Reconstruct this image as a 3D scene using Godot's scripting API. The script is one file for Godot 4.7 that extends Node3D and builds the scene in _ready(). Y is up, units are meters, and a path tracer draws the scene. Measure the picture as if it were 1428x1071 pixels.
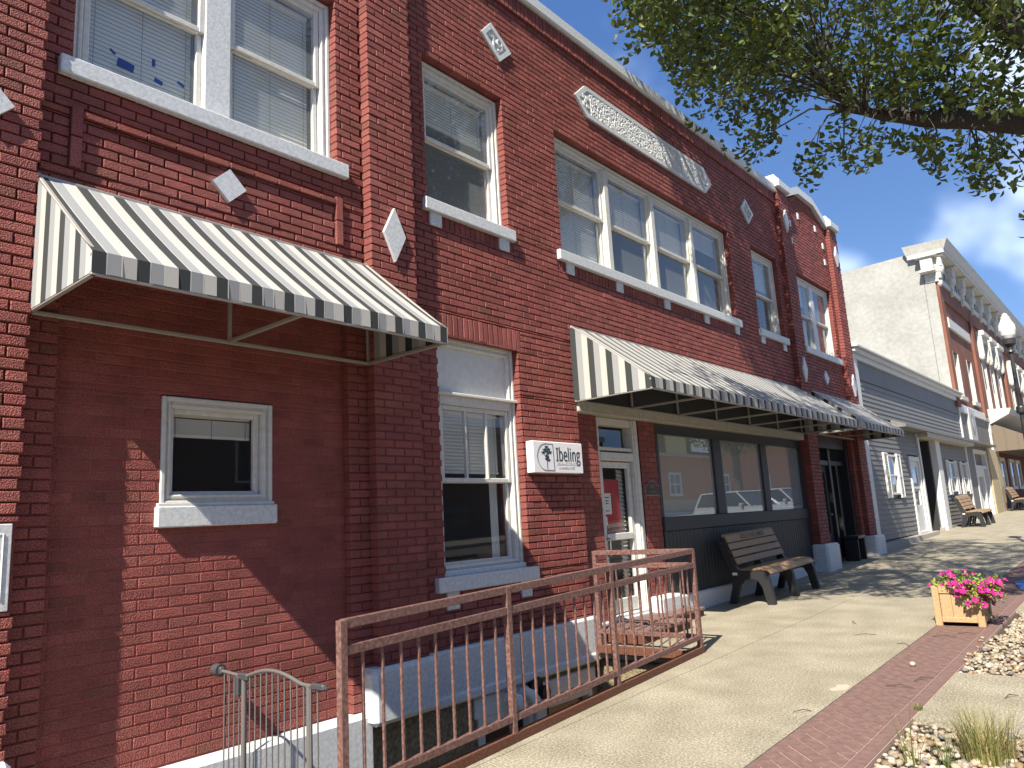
extends Node3D

# ---------------------------------------------------------------- mesh builder
class MB:
	var v := PackedVector3Array()
	var n := PackedVector3Array()
	var c := PackedColorArray()
	var col := Color(1, 1, 1)
	func tri(a: Vector3, b: Vector3, d: Vector3) -> void:
		var nn := (b - a).cross(d - a).normalized()
		v.append(a); v.append(d); v.append(b)
		for i in 3:
			n.append(nn); c.append(col)
	func quad(a: Vector3, b: Vector3, d: Vector3, e: Vector3) -> void:
		var nn := (b - a).cross(d - a).normalized()
		v.append(a); v.append(d); v.append(b); v.append(a); v.append(e); v.append(d)
		for i in 6:
			n.append(nn); c.append(col)
	func squad(p: Array, m: Array) -> void:
		for k in [0, 2, 1, 0, 3, 2]:
			v.append(p[k]); n.append(m[k]); c.append(col)
	func box(a: Vector3, b: Vector3) -> void:
		hexa([Vector3(a.x, a.y, b.z), Vector3(b.x, a.y, b.z), Vector3(b.x, b.y, b.z), Vector3(a.x, b.y, b.z), Vector3(a.x, a.y, a.z), Vector3(b.x, a.y, a.z), Vector3(b.x, b.y, a.z), Vector3(a.x, b.y, a.z)])
	func hexa(p: Array) -> void:   # 0-3 front (z+) counterclockwise, 4-7 behind them
		quad(p[0], p[1], p[2], p[3]); quad(p[5], p[4], p[7], p[6]); quad(p[4], p[0], p[3], p[7])
		quad(p[1], p[5], p[6], p[2]); quad(p[3], p[2], p[6], p[7]); quad(p[4], p[5], p[1], p[0])
	func tbox(t: Transform3D, s: Vector3) -> void:
		var h := s * 0.5
		var p := []
		for z in [h.z, -h.z]:
			for q in [Vector2(-h.x, -h.y), Vector2(h.x, -h.y), Vector2(h.x, h.y), Vector2(-h.x, h.y)]:
				p.append(t * Vector3(q.x, q.y, z))
		hexa(p)
	func bev(a: Vector3, b: Vector3, r: float) -> void:
		var ctr := (a + b) * 0.5
		tbev(Transform3D(Basis(), ctr), b - a, r)
	func tbev(t: Transform3D, s: Vector3, r: float) -> void:
		# chamfered box: each corner has three points
		var h := s * 0.5
		r = minf(r, minf(h.x, minf(h.y, h.z)) * 0.9)
		var P := func(sx, sy, sz, ax) -> Vector3:
			var q := Vector3(sx * (h.x - r), sy * (h.y - r), sz * (h.z - r))
			q[ax] += r * [sx, sy, sz][ax]
			return t * q
		for ax in 3:
			for sg in [-1, 1]:
				var u := (ax + 1) % 3
				var w := (ax + 2) % 3
				var q := []
				for k in [[-1, -1], [1, -1], [1, 1], [-1, 1]]:
					var s3 := [0, 0, 0]
					s3[ax] = sg; s3[u] = k[0]; s3[w] = k[1]
					q.append(P.call(s3[0], s3[1], s3[2], ax))
				if sg > 0: quad(q[0], q[1], q[2], q[3])
				else: quad(q[0], q[3], q[2], q[1])
		for ax in 3:     # edges parallel to ax
			var u := (ax + 1) % 3
			var w := (ax + 2) % 3
			for su in [-1, 1]:
				for sw in [-1, 1]:
					var lo := [0, 0, 0]
					var hi := [0, 0, 0]
					lo[ax] = -1; hi[ax] = 1
					lo[u] = su; hi[u] = su; lo[w] = sw; hi[w] = sw
					var a1: Vector3 = P.call(lo[0], lo[1], lo[2], u)
					var a2: Vector3 = P.call(hi[0], hi[1], hi[2], u)
					var b1: Vector3 = P.call(lo[0], lo[1], lo[2], w)
					var b2: Vector3 = P.call(hi[0], hi[1], hi[2], w)
					if su * sw < 0: quad(a1, a2, b2, b1)
					else: quad(a1, b1, b2, a2)
		for sx in [-1, 1]:
			for sy in [-1, 1]:
				for sz in [-1, 1]:
					var x: Vector3 = P.call(sx, sy, sz, 0)
					var y: Vector3 = P.call(sx, sy, sz, 1)
					var z: Vector3 = P.call(sx, sy, sz, 2)
					if sx * sy * sz > 0: tri(x, y, z)
					else: tri(x, z, y)
	func brick(a: Vector3, b: Vector3, ch: float, j: Array) -> void:
		# front face with chamfered, slightly uneven arrises, and four sides running back
		var f := [Vector3(a.x + ch, a.y + ch, b.z + j[0]), Vector3(b.x - ch, a.y + ch, b.z + j[1]), Vector3(b.x - ch, b.y - ch, b.z + j[2]), Vector3(a.x + ch, b.y - ch, b.z + j[3])]
		var e := [Vector3(a.x, a.y, b.z - ch), Vector3(b.x, a.y, b.z - ch), Vector3(b.x, b.y, b.z - ch), Vector3(a.x, b.y, b.z - ch)]
		var k := [Vector3(a.x, a.y, a.z), Vector3(b.x, a.y, a.z), Vector3(b.x, b.y, a.z), Vector3(a.x, b.y, a.z)]
		quad(f[0], f[1], f[2], f[3])
		for i in 4:
			var m := (i + 1) % 4
			quad(e[i], e[m], f[m], f[i]); quad(k[i], k[m], e[m], e[i])
	func tube(p: Array, r, sides := 8, caps := true) -> void:
		var rings := []
		var ups := []
		var side := Vector3.ZERO
		for i in p.size():
			var d: Vector3 = (p[mini(i + 1, p.size() - 1)] - p[maxi(i - 1, 0)]).normalized()
			if i == 0: side = d.cross(Vector3.UP if absf(d.y) < 0.9 else Vector3.RIGHT).normalized()
			else: side = (side - d * side.dot(d)).normalized()
			var o := d.cross(side)
			var rr: float = r[i] if r is Array else r
			var ring := []
			var nn := []
			for k in sides + 1:
				var an := TAU * k / sides
				var q := side * cos(an) + o * sin(an)
				ring.append(p[i] + q * rr); nn.append(q)
			rings.append(ring); ups.append(nn)
		for i in p.size() - 1:
			for k in sides:
				squad([rings[i][k], rings[i][k + 1], rings[i + 1][k + 1], rings[i + 1][k]], [ups[i][k], ups[i][k + 1], ups[i + 1][k + 1], ups[i + 1][k]])
		if caps:
			for k in sides:
				tri(p[0], rings[0][k + 1], rings[0][k])
				tri(p[-1], rings[-1][k], rings[-1][k + 1])
	func lathe(o: Vector3, prof: Array, sides := 20) -> void:
		for i in prof.size() - 1:
			var a: Vector2 = prof[i]
			var b: Vector2 = prof[i + 1]
			var d := (b - a).normalized()
			for k in sides:
				var q := []
				var m := []
				for e in [[a, k], [a, k + 1], [b, k + 1], [b, k]]:
					var an: float = -TAU * e[1] / sides
					q.append(o + Vector3(e[0].x * cos(an), e[0].y, e[0].x * sin(an)))
					m.append(Vector3(d.y * cos(an), -d.x, d.y * sin(an)).normalized())
				squad(q, m)
	func prism(poly: PackedVector2Array, t: Transform3D, d0: float, d1: float) -> void:
		if Geometry2D.is_polygon_clockwise(poly):
			poly = poly.duplicate(); poly.reverse()
		var ix := Geometry2D.triangulate_polygon(poly)
		for i in range(0, ix.size(), 3):
			var a := poly[ix[i]]
			var b := poly[ix[i + 1]]
			var e := poly[ix[i + 2]]
			if (b - a).cross(e - a) < 0:
				var s := b
				b = e; e = s
			tri(t * Vector3(a.x, a.y, d1), t * Vector3(b.x, b.y, d1), t * Vector3(e.x, e.y, d1))
			tri(t * Vector3(a.x, a.y, d0), t * Vector3(e.x, e.y, d0), t * Vector3(b.x, b.y, d0))
		for i in poly.size():
			var a := poly[i]
			var b := poly[(i + 1) % poly.size()]
			quad(t * Vector3(a.x, a.y, d0), t * Vector3(b.x, b.y, d0), t * Vector3(b.x, b.y, d1), t * Vector3(a.x, a.y, d1))
	func blob(o: Vector3, r: Vector3, rows := 6, sides := 8) -> void:
		for i in rows:
			for k in sides:
				var q := []
				var m := []
				for e in [[i, k], [i, k + 1], [i + 1, k + 1], [i + 1, k]]:
					var th: float = PI * (float(e[0]) / rows - 0.5)
					var an: float = -TAU * e[1] / sides
					var u := Vector3(cos(th) * cos(an), sin(th), cos(th) * sin(an))
					q.append(o + u * r); m.append((u / r).normalized())
				squad(q, m)
	func mesh() -> ArrayMesh:
		var a := []
		a.resize(Mesh.ARRAY_MAX)
		a[Mesh.ARRAY_VERTEX] = v; a[Mesh.ARRAY_NORMAL] = n; a[Mesh.ARRAY_COLOR] = c
		var m := ArrayMesh.new()
		m.add_surface_from_arrays(Mesh.PRIMITIVE_TRIANGLES, a)
		return m

# ---------------------------------------------------------------- scene helpers
var M := {}
var taken := {}
var rng := RandomNumberGenerator.new()
var cam_pos := Vector3(0, 1.5, 5)
var cam_basis: Basis
const SLOPE := 0.0225

func gy(x: float) -> float:
	return SLOPE * x

func lin(r: float, g: float, b: float) -> Color:
	return Color(r, g, b).linear_to_srgb()

func pixel(p: Vector3) -> Vector3:      # where a point falls in the 1428 x 1071 picture (z > 0: in front)
	var q := cam_basis.transposed() * (p - cam_pos)
	return Vector3(714.0 - 1057.0 * q.x / q.z, 535.5 + 1057.0 * q.y / q.z, -q.z)

func numbered(called: String) -> String:
	var k: int = taken.get(called, 0)
	taken[called] = k + 1
	return called if k == 0 else "%s_%03d" % [called, k]

func tag(o: Node, label: String, category: String, group := "") -> Node:
	o.set_meta("label", label); o.set_meta("category", category)
	if group: o.set_meta("group", group)
	return o

func thing(called: String, label: String, category: String, at := Vector3.ZERO, group := "") -> Node3D:
	var o := Node3D.new()
	o.name = numbered(called)
	add_child(o)
	o.position = at
	tag(o, label, category, group)
	return o

func origin_of(o: Node) -> Vector3:
	var s := Vector3.ZERO
	while o is Node3D and o != self:
		s += o.position
		o = o.get_parent()
	return s

func part(called: String, mb: MB, m: Material, parent: Node, local := false) -> MeshInstance3D:
	# the builder's points are in world space unless local
	var o := MeshInstance3D.new()
	o.name = called if parent != self else numbered(called)
	o.mesh = mb.mesh()
	o.material_override = m
	parent.add_child(o, true)
	if not local: o.position = -origin_of(parent)
	return o

func hub(called: String, parent: Node, at := Vector3.ZERO) -> Node3D:
	var o := Node3D.new()
	o.name = called
	parent.add_child(o, true)
	o.position = at - origin_of(parent)
	return o

func struct(called: String, mb: MB, m: Material) -> MeshInstance3D:
	var o := part(called, mb, m, self)
	o.set_meta("kind", "structure")
	return o

func tex(freq: float, lo: Color, hi: Color, octaves := 4, size := 512, kind := FastNoiseLite.TYPE_SIMPLEX_SMOOTH, sd := 1) -> NoiseTexture2D:
	var t := NoiseTexture2D.new()
	var f := FastNoiseLite.new()
	f.noise_type = kind; f.frequency = freq; f.fractal_octaves = octaves; f.seed = sd
	t.noise = f; t.width = size; t.height = size; t.seamless = true
	var g := Gradient.new()
	g.set_color(0, lo); g.set_color(1, hi)
	t.color_ramp = g
	return t

func hmap(freq: float, octaves := 4, size := 512, kind := FastNoiseLite.TYPE_SIMPLEX_SMOOTH, sd := 5) -> NoiseTexture2D:
	return tex(freq, Color(0, 0, 0), Color(1, 1, 1), octaves, size, kind, sd)

func mat(called: String, albedo: Color, rough := 0.8, o := {}) -> StandardMaterial3D:
	var m := StandardMaterial3D.new()
	m.resource_name = called
	m.albedo_color = albedo
	m.roughness = rough
	m.uv1_triplanar = true
	m.uv1_world_triplanar = true
	m.uv1_scale = Vector3.ONE * o.get("scale", 1.0)
	if o.has("tex"): m.albedo_texture = o.tex
	if o.has("bump"):
		m.heightmap_enabled = true
		m.heightmap_texture = o.bump
		m.heightmap_scale = o.get("depth", 0.2)
	if o.get("vc", false): m.vertex_color_use_as_albedo = true
	if o.has("metal"): m.metallic = o.metal
	if o.has("spec"): m.metallic_specular = o.spec
	if o.has("back"):
		m.backlight_enabled = true
		m.backlight = o.back
	if o.has("over"):
		m.detail_enabled = true
		m.detail_blend_mode = BaseMaterial3D.BLEND_MODE_MUL
		m.detail_albedo = o.over
		m.detail_uv_layer = BaseMaterial3D.DETAIL_UV_2
		m.uv2_triplanar = true
		m.uv2_world_triplanar = true
		m.uv2_scale = Vector3.ONE * o.get("scale2", 0.3)
	M[called] = m
	return m

func glass(called: String, mirror: float, alpha: float) -> void:
	var m := StandardMaterial3D.new()
	m.resource_name = called
	m.transparency = BaseMaterial3D.TRANSPARENCY_ALPHA
	m.albedo_color = Color(0.93, 0.96, 0.95, alpha)
	m.roughness = 0.01
	m.metallic = mirror
	m.metallic_specular = 0.6
	M[called] = m

func materials() -> void:
	var g := func(a: float) -> Color: return Color(a, a, a)
	mat("brick", Color(1, 1, 1), 0.72, {"vc": true, "tex": tex(0.07, g.call(0.58), g.call(1.0), 4), "scale": 2.0, "bump": hmap(0.075, 3), "depth": 0.8, "over": tex(0.012, Color(0.80, 0.82, 0.78), Color(1, 1, 1), 4, 512, FastNoiseLite.TYPE_SIMPLEX_SMOOTH, 9), "scale2": 0.45})
	mat("mortar", lin(0.27, 0.068, 0.054), 0.9, {"tex": tex(0.05, g.call(0.7), g.call(1.0)), "scale": 2.0, "bump": hmap(0.1), "depth": 0.3})
	mat("flush_mortar", lin(0.35, 0.092, 0.075), 0.9, {"tex": tex(0.05, g.call(0.75), g.call(1.0)), "scale": 2.0, "bump": hmap(0.1), "depth": 0.2})
	mat("white_paint", lin(0.64, 0.65, 0.64), 0.55, {"tex": tex(0.02, Color(0.93, 0.93, 0.92), Color(1, 1, 1), 5), "scale": 1.0, "bump": hmap(0.05), "depth": 0.03})
	mat("stone_paint", lin(0.67, 0.69, 0.70), 0.6, {"tex": tex(0.03, Color(0.84, 0.85, 0.85), Color(1, 1, 1), 5), "scale": 1.5, "bump": hmap(0.06), "depth": 0.07})
	mat("roughcast", lin(0.74, 0.76, 0.76), 0.85, {"tex": tex(0.05, Color(0.9, 0.9, 0.9), Color(1, 1, 1), 4), "scale": 2.0, "bump": hmap(0.07, 3), "depth": 1.2})
	mat("frame_paint", lin(0.63, 0.63, 0.60), 0.5, {"tex": tex(0.02, Color(0.90, 0.89, 0.87), Color(1, 1, 1), 5), "scale": 1.3})
	mat("blind", lin(0.56, 0.565, 0.50), 0.6)
	mat("cord", lin(0.2, 0.2, 0.19), 0.8)
	mat("interior", lin(0.16, 0.14, 0.11), 0.9)
	mat("floor_board", lin(0.10, 0.07, 0.05), 0.8)
	mat("charcoal", lin(0.030, 0.032, 0.035), 0.55, {"tex": tex(0.03, g.call(0.8), g.call(1.0)), "scale": 1.4})
	mat("black_paint", lin(0.012, 0.013, 0.015), 0.45)
	mat("beam", lin(0.46, 0.44, 0.38), 0.6, {"tex": tex(0.02, Color(0.86, 0.85, 0.82), Color(1, 1, 1)), "scale": 0.8})
	mat("awning", Color(1, 1, 1), 0.85, {"vc": true, "tex": tex(0.2, g.call(0.9), g.call(1.0), 2), "scale": 3.0, "back": Color(0.03, 0.03, 0.03), "bump": hmap(0.2, 2), "depth": 0.05})
	mat("awning_bar", lin(0.36, 0.34, 0.31), 0.5, {"metal": 0.3})
	mat("rail", lin(0.245, 0.142, 0.126), 0.55, {"tex": tex(0.04, Color(0.58, 0.50, 0.46), Color(1, 1, 1), 5), "scale": 1.4, "bump": hmap(0.08), "depth": 0.08})
	mat("rust", lin(0.22, 0.09, 0.05), 0.85, {"tex": tex(0.05, Color(0.5, 0.42, 0.36), Color(1, 1, 1), 5), "scale": 2.0, "bump": hmap(0.1), "depth": 0.2})
	mat("gate_metal", lin(0.135, 0.13, 0.125), 0.5, {"metal": 0.2})
	mat("dark_plastic", lin(0.05, 0.05, 0.055), 0.5)
	mat("concrete", lin(0.62, 0.572, 0.445), 0.9, {"tex": tex(0.28, Color(0.46, 0.45, 0.42), Color(1.0, 1.0, 1.0), 2), "scale": 0.36, "bump": hmap(0.25, 2), "depth": 0.12, "over": tex(0.014, Color(0.83, 0.82, 0.80), Color(1, 1, 1), 5, 512, FastNoiseLite.TYPE_SIMPLEX_SMOOTH, 21), "scale2": 0.21})
	mat("kerb_concrete", lin(0.40, 0.38, 0.33), 0.9, {"tex": tex(0.06, Color(0.75, 0.74, 0.72), Color(1, 1, 1), 5), "scale": 1.2, "bump": hmap(0.1), "depth": 0.3})
	mat("stamped", lin(0.198, 0.117, 0.100), 0.85, {"tex": tex(0.02, Color(0.78, 0.78, 0.78), Color(1, 1, 1), 5), "scale": 1.2, "bump": hmap(0.05), "depth": 0.06})
	mat("stamped_joint", lin(0.42, 0.29, 0.24), 0.95)
	mat("stucco_tan", lin(0.33, 0.27, 0.17), 0.9, {"tex": tex(0.03, Color(0.62, 0.6, 0.55), Color(1, 1, 1), 5), "scale": 1.3, "bump": hmap(0.05), "depth": 0.8})
	mat("asphalt", lin(0.22, 0.21, 0.19), 0.95, {"tex": tex(0.1, g.call(0.7), g.call(1.0)), "scale": 1.0})
	mat("soil", lin(0.12, 0.085, 0.055), 1.0, {"tex": tex(0.06, g.call(0.5), g.call(1.0)), "scale": 1.5, "bump": hmap(0.1), "depth": 1.0})
	mat("pebble", Color(1, 1, 1), 0.75, {"vc": true})
	mat("leaf", Color(1, 1, 1), 0.5, {"vc": true, "back": Color(0.75, 0.75, 0.5)})
	mat("petal", lin(0.34, 0.006, 0.155), 0.6, {"back": Color(0.35, 0.15, 0.25)})
	mat("petal_throat", lin(0.16, 0.005, 0.07), 0.7)
	mat("bark", lin(0.13, 0.105, 0.085), 0.95, {"tex": tex(0.04, g.call(0.5), g.call(1.0), 5), "scale": 2.5, "bump": hmap(0.05, 4), "depth": 3.0})
	mat("twig", lin(0.06, 0.05, 0.035), 0.95)
	mat("bench_black", lin(0.022, 0.023, 0.025), 0.5, {"tex": tex(0.1, g.call(0.7), g.call(1.0)), "scale": 3.0, "bump": hmap(0.12), "depth": 0.15})
	mat("bench_wood", lin(0.33, 0.22, 0.12), 0.6, {"tex": tex(0.03, Color(0.84, 0.82, 0.8), Color(1, 1, 1), 4), "scale": 2.0, "bump": hmap(0.1), "depth": 0.08})
	mat("letter_brown", lin(0.05, 0.03, 0.018), 0.7)
	mat("planter_wood", lin(0.45, 0.325, 0.18), 0.7, {"tex": tex(0.03, Color(0.86, 0.82, 0.76), Color(1, 1, 1), 5), "scale": 2.5, "bump": hmap(0.06), "depth": 0.15})
	mat("sign_white", lin(0.80, 0.80, 0.80), 0.35)
	mat("letter_dark", lin(0.016, 0.022, 0.022), 0.5)
	mat("letter_green", lin(0.018, 0.04, 0.035), 0.5)
	mat("letter_grey", lin(0.42, 0.42, 0.42), 0.5)
	mat("bronze", lin(0.045, 0.035, 0.028), 0.5, {"metal": 0.4})
	mat("bronze_edge", lin(0.22, 0.15, 0.12), 0.5)
	mat("red_paper", lin(0.33, 0.012, 0.02), 0.7)
	mat("paper", lin(0.70, 0.69, 0.64), 0.8)
	mat("floral", lin(0.42, 0.33, 0.26), 0.8, {"tex": tex(0.12, Color(0.45, 0.12, 0.14), Color(1, 1, 1), 2, 256), "scale": 1.6})
	mat("blue_tape", lin(0.012, 0.045, 0.20), 0.6)
	mat("blue_paint", lin(0.03, 0.13, 0.42), 0.7)
	mat("pink_paint", lin(0.50, 0.34, 0.27), 0.9)
	mat("grey_siding", lin(0.185, 0.183, 0.174), 0.6, {"tex": tex(0.02, g.call(0.88), g.call(1.0)), "scale": 0.7})
	mat("grey_panel", lin(0.135, 0.134, 0.132), 0.6)
	mat("white_stucco", lin(0.39, 0.397, 0.39), 0.9, {"tex": tex(0.008, Color(0.90, 0.90, 0.88), Color(1, 1, 1), 6), "scale": 0.16, "bump": hmap(0.02, 5), "depth": 1.5, "over": tex(0.02, Color(0.92, 0.91, 0.88), Color(1, 1, 1), 5, 512, FastNoiseLite.TYPE_SIMPLEX_SMOOTH, 31), "scale2": 0.5})
	mat("far_brick", lin(0.42, 0.19, 0.125), 0.85, {"tex": tex(0.14, Color(0.62, 0.55, 0.52), Color(1, 1, 1), 3), "scale": 0.9, "over": tex(0.02, Color(0.75, 0.7, 0.68), Color(1, 1, 1), 4, 256, FastNoiseLite.TYPE_SIMPLEX_SMOOTH, 14), "scale2": 0.1})
	mat("cornice_white", lin(0.60, 0.60, 0.57), 0.6, {"tex": tex(0.02, Color(0.85, 0.84, 0.8), Color(1, 1, 1), 5), "scale": 0.6})
	mat("brown_metal", lin(0.17, 0.135, 0.10), 0.5, {"metal": 0.2})
	mat("maroon", lin(0.10, 0.025, 0.022), 0.8)
	mat("cream_wall", lin(0.50, 0.43, 0.28), 0.9, {"tex": tex(0.02, Color(0.82, 0.8, 0.76), Color(1, 1, 1), 5), "scale": 0.6})
	mat("banner_green", lin(0.17, 0.24, 0.055), 0.7)
	mat("orange_brick", lin(0.55, 0.24, 0.12), 0.9, {"tex": tex(0.1, Color(0.75, 0.72, 0.7), Color(1, 1, 1), 4), "scale": 0.5})
	mat("dark_brick", lin(0.13, 0.045, 0.035), 0.9, {"tex": tex(0.1, Color(0.7, 0.68, 0.66), Color(1, 1, 1), 4), "scale": 0.5})
	mat("pale_stone", lin(0.42, 0.35, 0.26), 0.9)
	mat("lamp_black", lin(0.035, 0.036, 0.038), 0.4)
	mat("lamp_globe", lin(0.80, 0.80, 0.78), 0.3, {"back": Color(0.5, 0.5, 0.5)})
	mat("silver_paint", lin(0.46, 0.48, 0.50), 0.25, {"metal": 0.5})
	mat("white_car", lin(0.70, 0.70, 0.68), 0.3)
	mat("tyre", lin(0.02, 0.02, 0.02), 0.9)
	mat("car_glass", lin(0.015, 0.017, 0.02), 0.05)
	mat("yellow_board", lin(0.52, 0.47, 0.20), 0.7)
	mat("roof_tar", lin(0.06, 0.06, 0.06), 0.95)
	glass("glass", 0.0, 0.02)
	glass("upper_glass", 0.16, 0.02)
	glass("shop_glass", 0.42, 0.02)

func sky_picture() -> ImageTexture:
	var w := 1024
	var h := 512
	var im := Image.create(w, h, false, Image.FORMAT_RGBA8)
	var a := FastNoiseLite.new()
	a.noise_type = FastNoiseLite.TYPE_SIMPLEX_SMOOTH
	a.frequency = 1.3; a.fractal_octaves = 6; a.fractal_gain = 0.55; a.seed = 391
	var b := FastNoiseLite.new()
	b.noise_type = FastNoiseLite.TYPE_SIMPLEX_SMOOTH
	b.frequency = 0.9; b.fractal_octaves = 2; b.seed = 3
	for y in h / 2:
		var el := PI * (0.5 - (y + 0.5) / h)
		for x in w:
			var az := TAU * (x + 0.5) / w
			var d := Vector3(sin(az) * cos(el), sin(el), -cos(az) * cos(el))
			# a flat layer of air high above: thin streaks drawn out along one wind
			var q := d / (d.y + 0.18) * 1.1
			var s := a.get_noise_3d(q.x * 0.75 + q.z * 0.3, q.z * 1.6 - q.x * 0.25, 0.0)
			var k := b.get_noise_3d(q.x * 0.8, q.z * 0.8, 7.0)
			var t := smoothstep(-0.10, 0.5, s + k * 0.5) * 0.9
			im.set_pixel(x, y, Color(1, 1, 1, t))
	return ImageTexture.create_from_image(im)

# ---------------------------------------------------------------- red brick building
const BL := 0.203
const BH := 0.0677
const ZM := 0.07      # main wall face
const ZP := 0.165     # pier face
var bricks := []      # x0 x1 y0 y1 z depth tone chamfer

func lay(x0: float, x1: float, y0: float, y1: float, z: float, depth: float, holes: Array, shift := 0.0, flat := false) -> void:
	var r0 := int(floor(y0 / BH))
	var r1 := int(ceil(y1 / BH))
	for r in range(r0, r1):
		var ya := maxf(y0, r * BH)
		var yb := minf(y1, (r + 1) * BH)
		if yb - ya < 0.02: continue
		var cuts := [ya, yb]
		for h in holes:
			for e in [h.position.y, h.end.y]:
				if e > ya + 0.012 and e < yb - 0.012: cuts.append(e)
		cuts.sort()
		for ci in cuts.size() - 1:
			var c0: float = cuts[ci]
			var c1: float = cuts[ci + 1]
			var mid := (c0 + c1) * 0.5
			var spans := [[x0, x1]]
			for h in holes:
				if mid > h.position.y and mid < h.end.y:
					var nx := []
					for s in spans:
						if h.end.x <= s[0] or h.position.x >= s[1]: nx.append(s)
						else:
							if h.position.x > s[0]: nx.append([s[0], h.position.x])
							if h.end.x < s[1]: nx.append([h.end.x, s[1]])
					spans = nx
			for s in spans:
				var b := floorf((s[0] - shift) / BL) * BL + shift + (BL * 0.5 if posmod(r, 2) else 0.0) - BL
				while b < s[1]:
					var a0 := maxf(b, s[0])
					var a1 := minf(b + BL, s[1])
					if a1 - a0 > 0.025:
						put_brick(a0 + (0.005 if a0 > s[0] else 0.0), a1 - (0.005 if a1 < s[1] else 0.0), c0 + 0.005, c1 - 0.005, z, depth, flat)
					b += BL

func put_brick(x0: float, x1: float, y0: float, y1: float, z: float, depth: float, flat := false) -> void:
	var k := rng.randf()
	var tone := int(rng.randi() % 5) if k > 0.035 else 5 + int(rng.randi() % 2)
	bricks.append([x0, x1, y0, y1, z + (0.0 if flat else rng.randf_range(-0.0025, 0.0025)), depth, tone, flat])

func tone_color(k: int) -> Color:
	return [Color(0.513, 0.129, 0.107), Color(0.480, 0.113, 0.097), Color(0.547, 0.146, 0.123), Color(0.497, 0.131, 0.107), Color(0.458, 0.109, 0.095), Color(0.430, 0.128, 0.092), Color(0.375, 0.106, 0.078)][k]

func soldiers(x0: float, x1: float, y0: float, y1: float, z: float, depth := 0.12) -> void:
	var nn := int(round((x1 - x0) / 0.0725))
	var w := (x1 - x0) / nn
	for i in nn:
		put_brick(x0 + i * w + 0.005, x0 + (i + 1) * w - 0.005, y0 + 0.005, y1 - 0.005, z, depth)

func backing(mb: MB, x0: float, x1: float, y0: float, y1: float, zf: float, zb: float, holes: Array) -> void:
	var xs := [x0, x1]
	var ys := [y0, y1]
	for h in holes:
		for e in [h.position.x, h.end.x]:
			if e > x0 and e < x1 and not xs.has(e): xs.append(e)
		for e in [h.position.y, h.end.y]:
			if e > y0 and e < y1 and not ys.has(e): ys.append(e)
	xs.sort(); ys.sort()
	var open := func(i, j) -> bool:
		if i < 0 or j < 0 or i >= xs.size() - 1 or j >= ys.size() - 1: return true
		var p := Vector2((xs[i] + xs[i + 1]) * 0.5, (ys[j] + ys[j + 1]) * 0.5)
		for h in holes:
			if h.has_point(p): return true
		return false
	for i in xs.size() - 1:
		for j in ys.size() - 1:
			if open.call(i, j): continue
			var a := Vector3(xs[i], ys[j], zb)
			var b := Vector3(xs[i + 1], ys[j + 1], zf)
			mb.quad(Vector3(a.x, a.y, b.z), Vector3(b.x, a.y, b.z), Vector3(b.x, b.y, b.z), Vector3(a.x, b.y, b.z))
			mb.quad(Vector3(b.x, a.y, a.z), Vector3(a.x, a.y, a.z), Vector3(a.x, b.y, a.z), Vector3(b.x, b.y, a.z))
			if open.call(i - 1, j): mb.quad(Vector3(a.x, a.y, a.z), Vector3(a.x, a.y, b.z), Vector3(a.x, b.y, b.z), Vector3(a.x, b.y, a.z))
			if open.call(i + 1, j): mb.quad(Vector3(b.x, a.y, b.z), Vector3(b.x, a.y, a.z), Vector3(b.x, b.y, a.z), Vector3(b.x, b.y, b.z))
			if open.call(i, j - 1): mb.quad(Vector3(a.x, a.y, a.z), Vector3(b.x, a.y, a.z), Vector3(b.x, a.y, b.z), Vector3(a.x, a.y, b.z))
			if open.call(i, j + 1): mb.quad(Vector3(a.x, b.y, b.z), Vector3(b.x, b.y, b.z), Vector3(b.x, b.y, a.z), Vector3(a.x, b.y, a.z))

func R(x0: float, x1: float, y0: float, y1: float) -> Rect2:
	return Rect2(x0, y0, x1 - x0, y1 - y0)

func grown(rs: Array, d: float) -> Array:
	var o := []
	for r in rs: o.append(r.grow(d))
	return o

func sash_bars(mb: MB, x0: float, x1: float, y0: float, y1: float, z0: float, z1: float, w: float, wb := -1.0) -> void:
	if wb < 0: wb = w
	mb.bev(Vector3(x0, y0, z0), Vector3(x0 + w, y1, z1), 0.006)
	mb.bev(Vector3(x1 - w, y0, z0), Vector3(x1, y1, z1), 0.006)
	mb.bev(Vector3(x0 + w, y0, z0 + 0.002), Vector3(x1 - w, y0 + wb, z1 - 0.002), 0.006)
	mb.bev(Vector3(x0 + w, y1 - w, z0 + 0.002), Vector3(x1 - w, y1, z1 - 0.002), 0.006)

func pane(x0: float, x1: float, y0: float, y1: float, z: float, parent: Node, m := "glass") -> void:
	var g := MB.new()
	g.quad(Vector3(x0, y0, z), Vector3(x1, y0, z), Vector3(x1, y1, z), Vector3(x0, y1, z))
	part("pane", g, M[m], parent)

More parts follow.
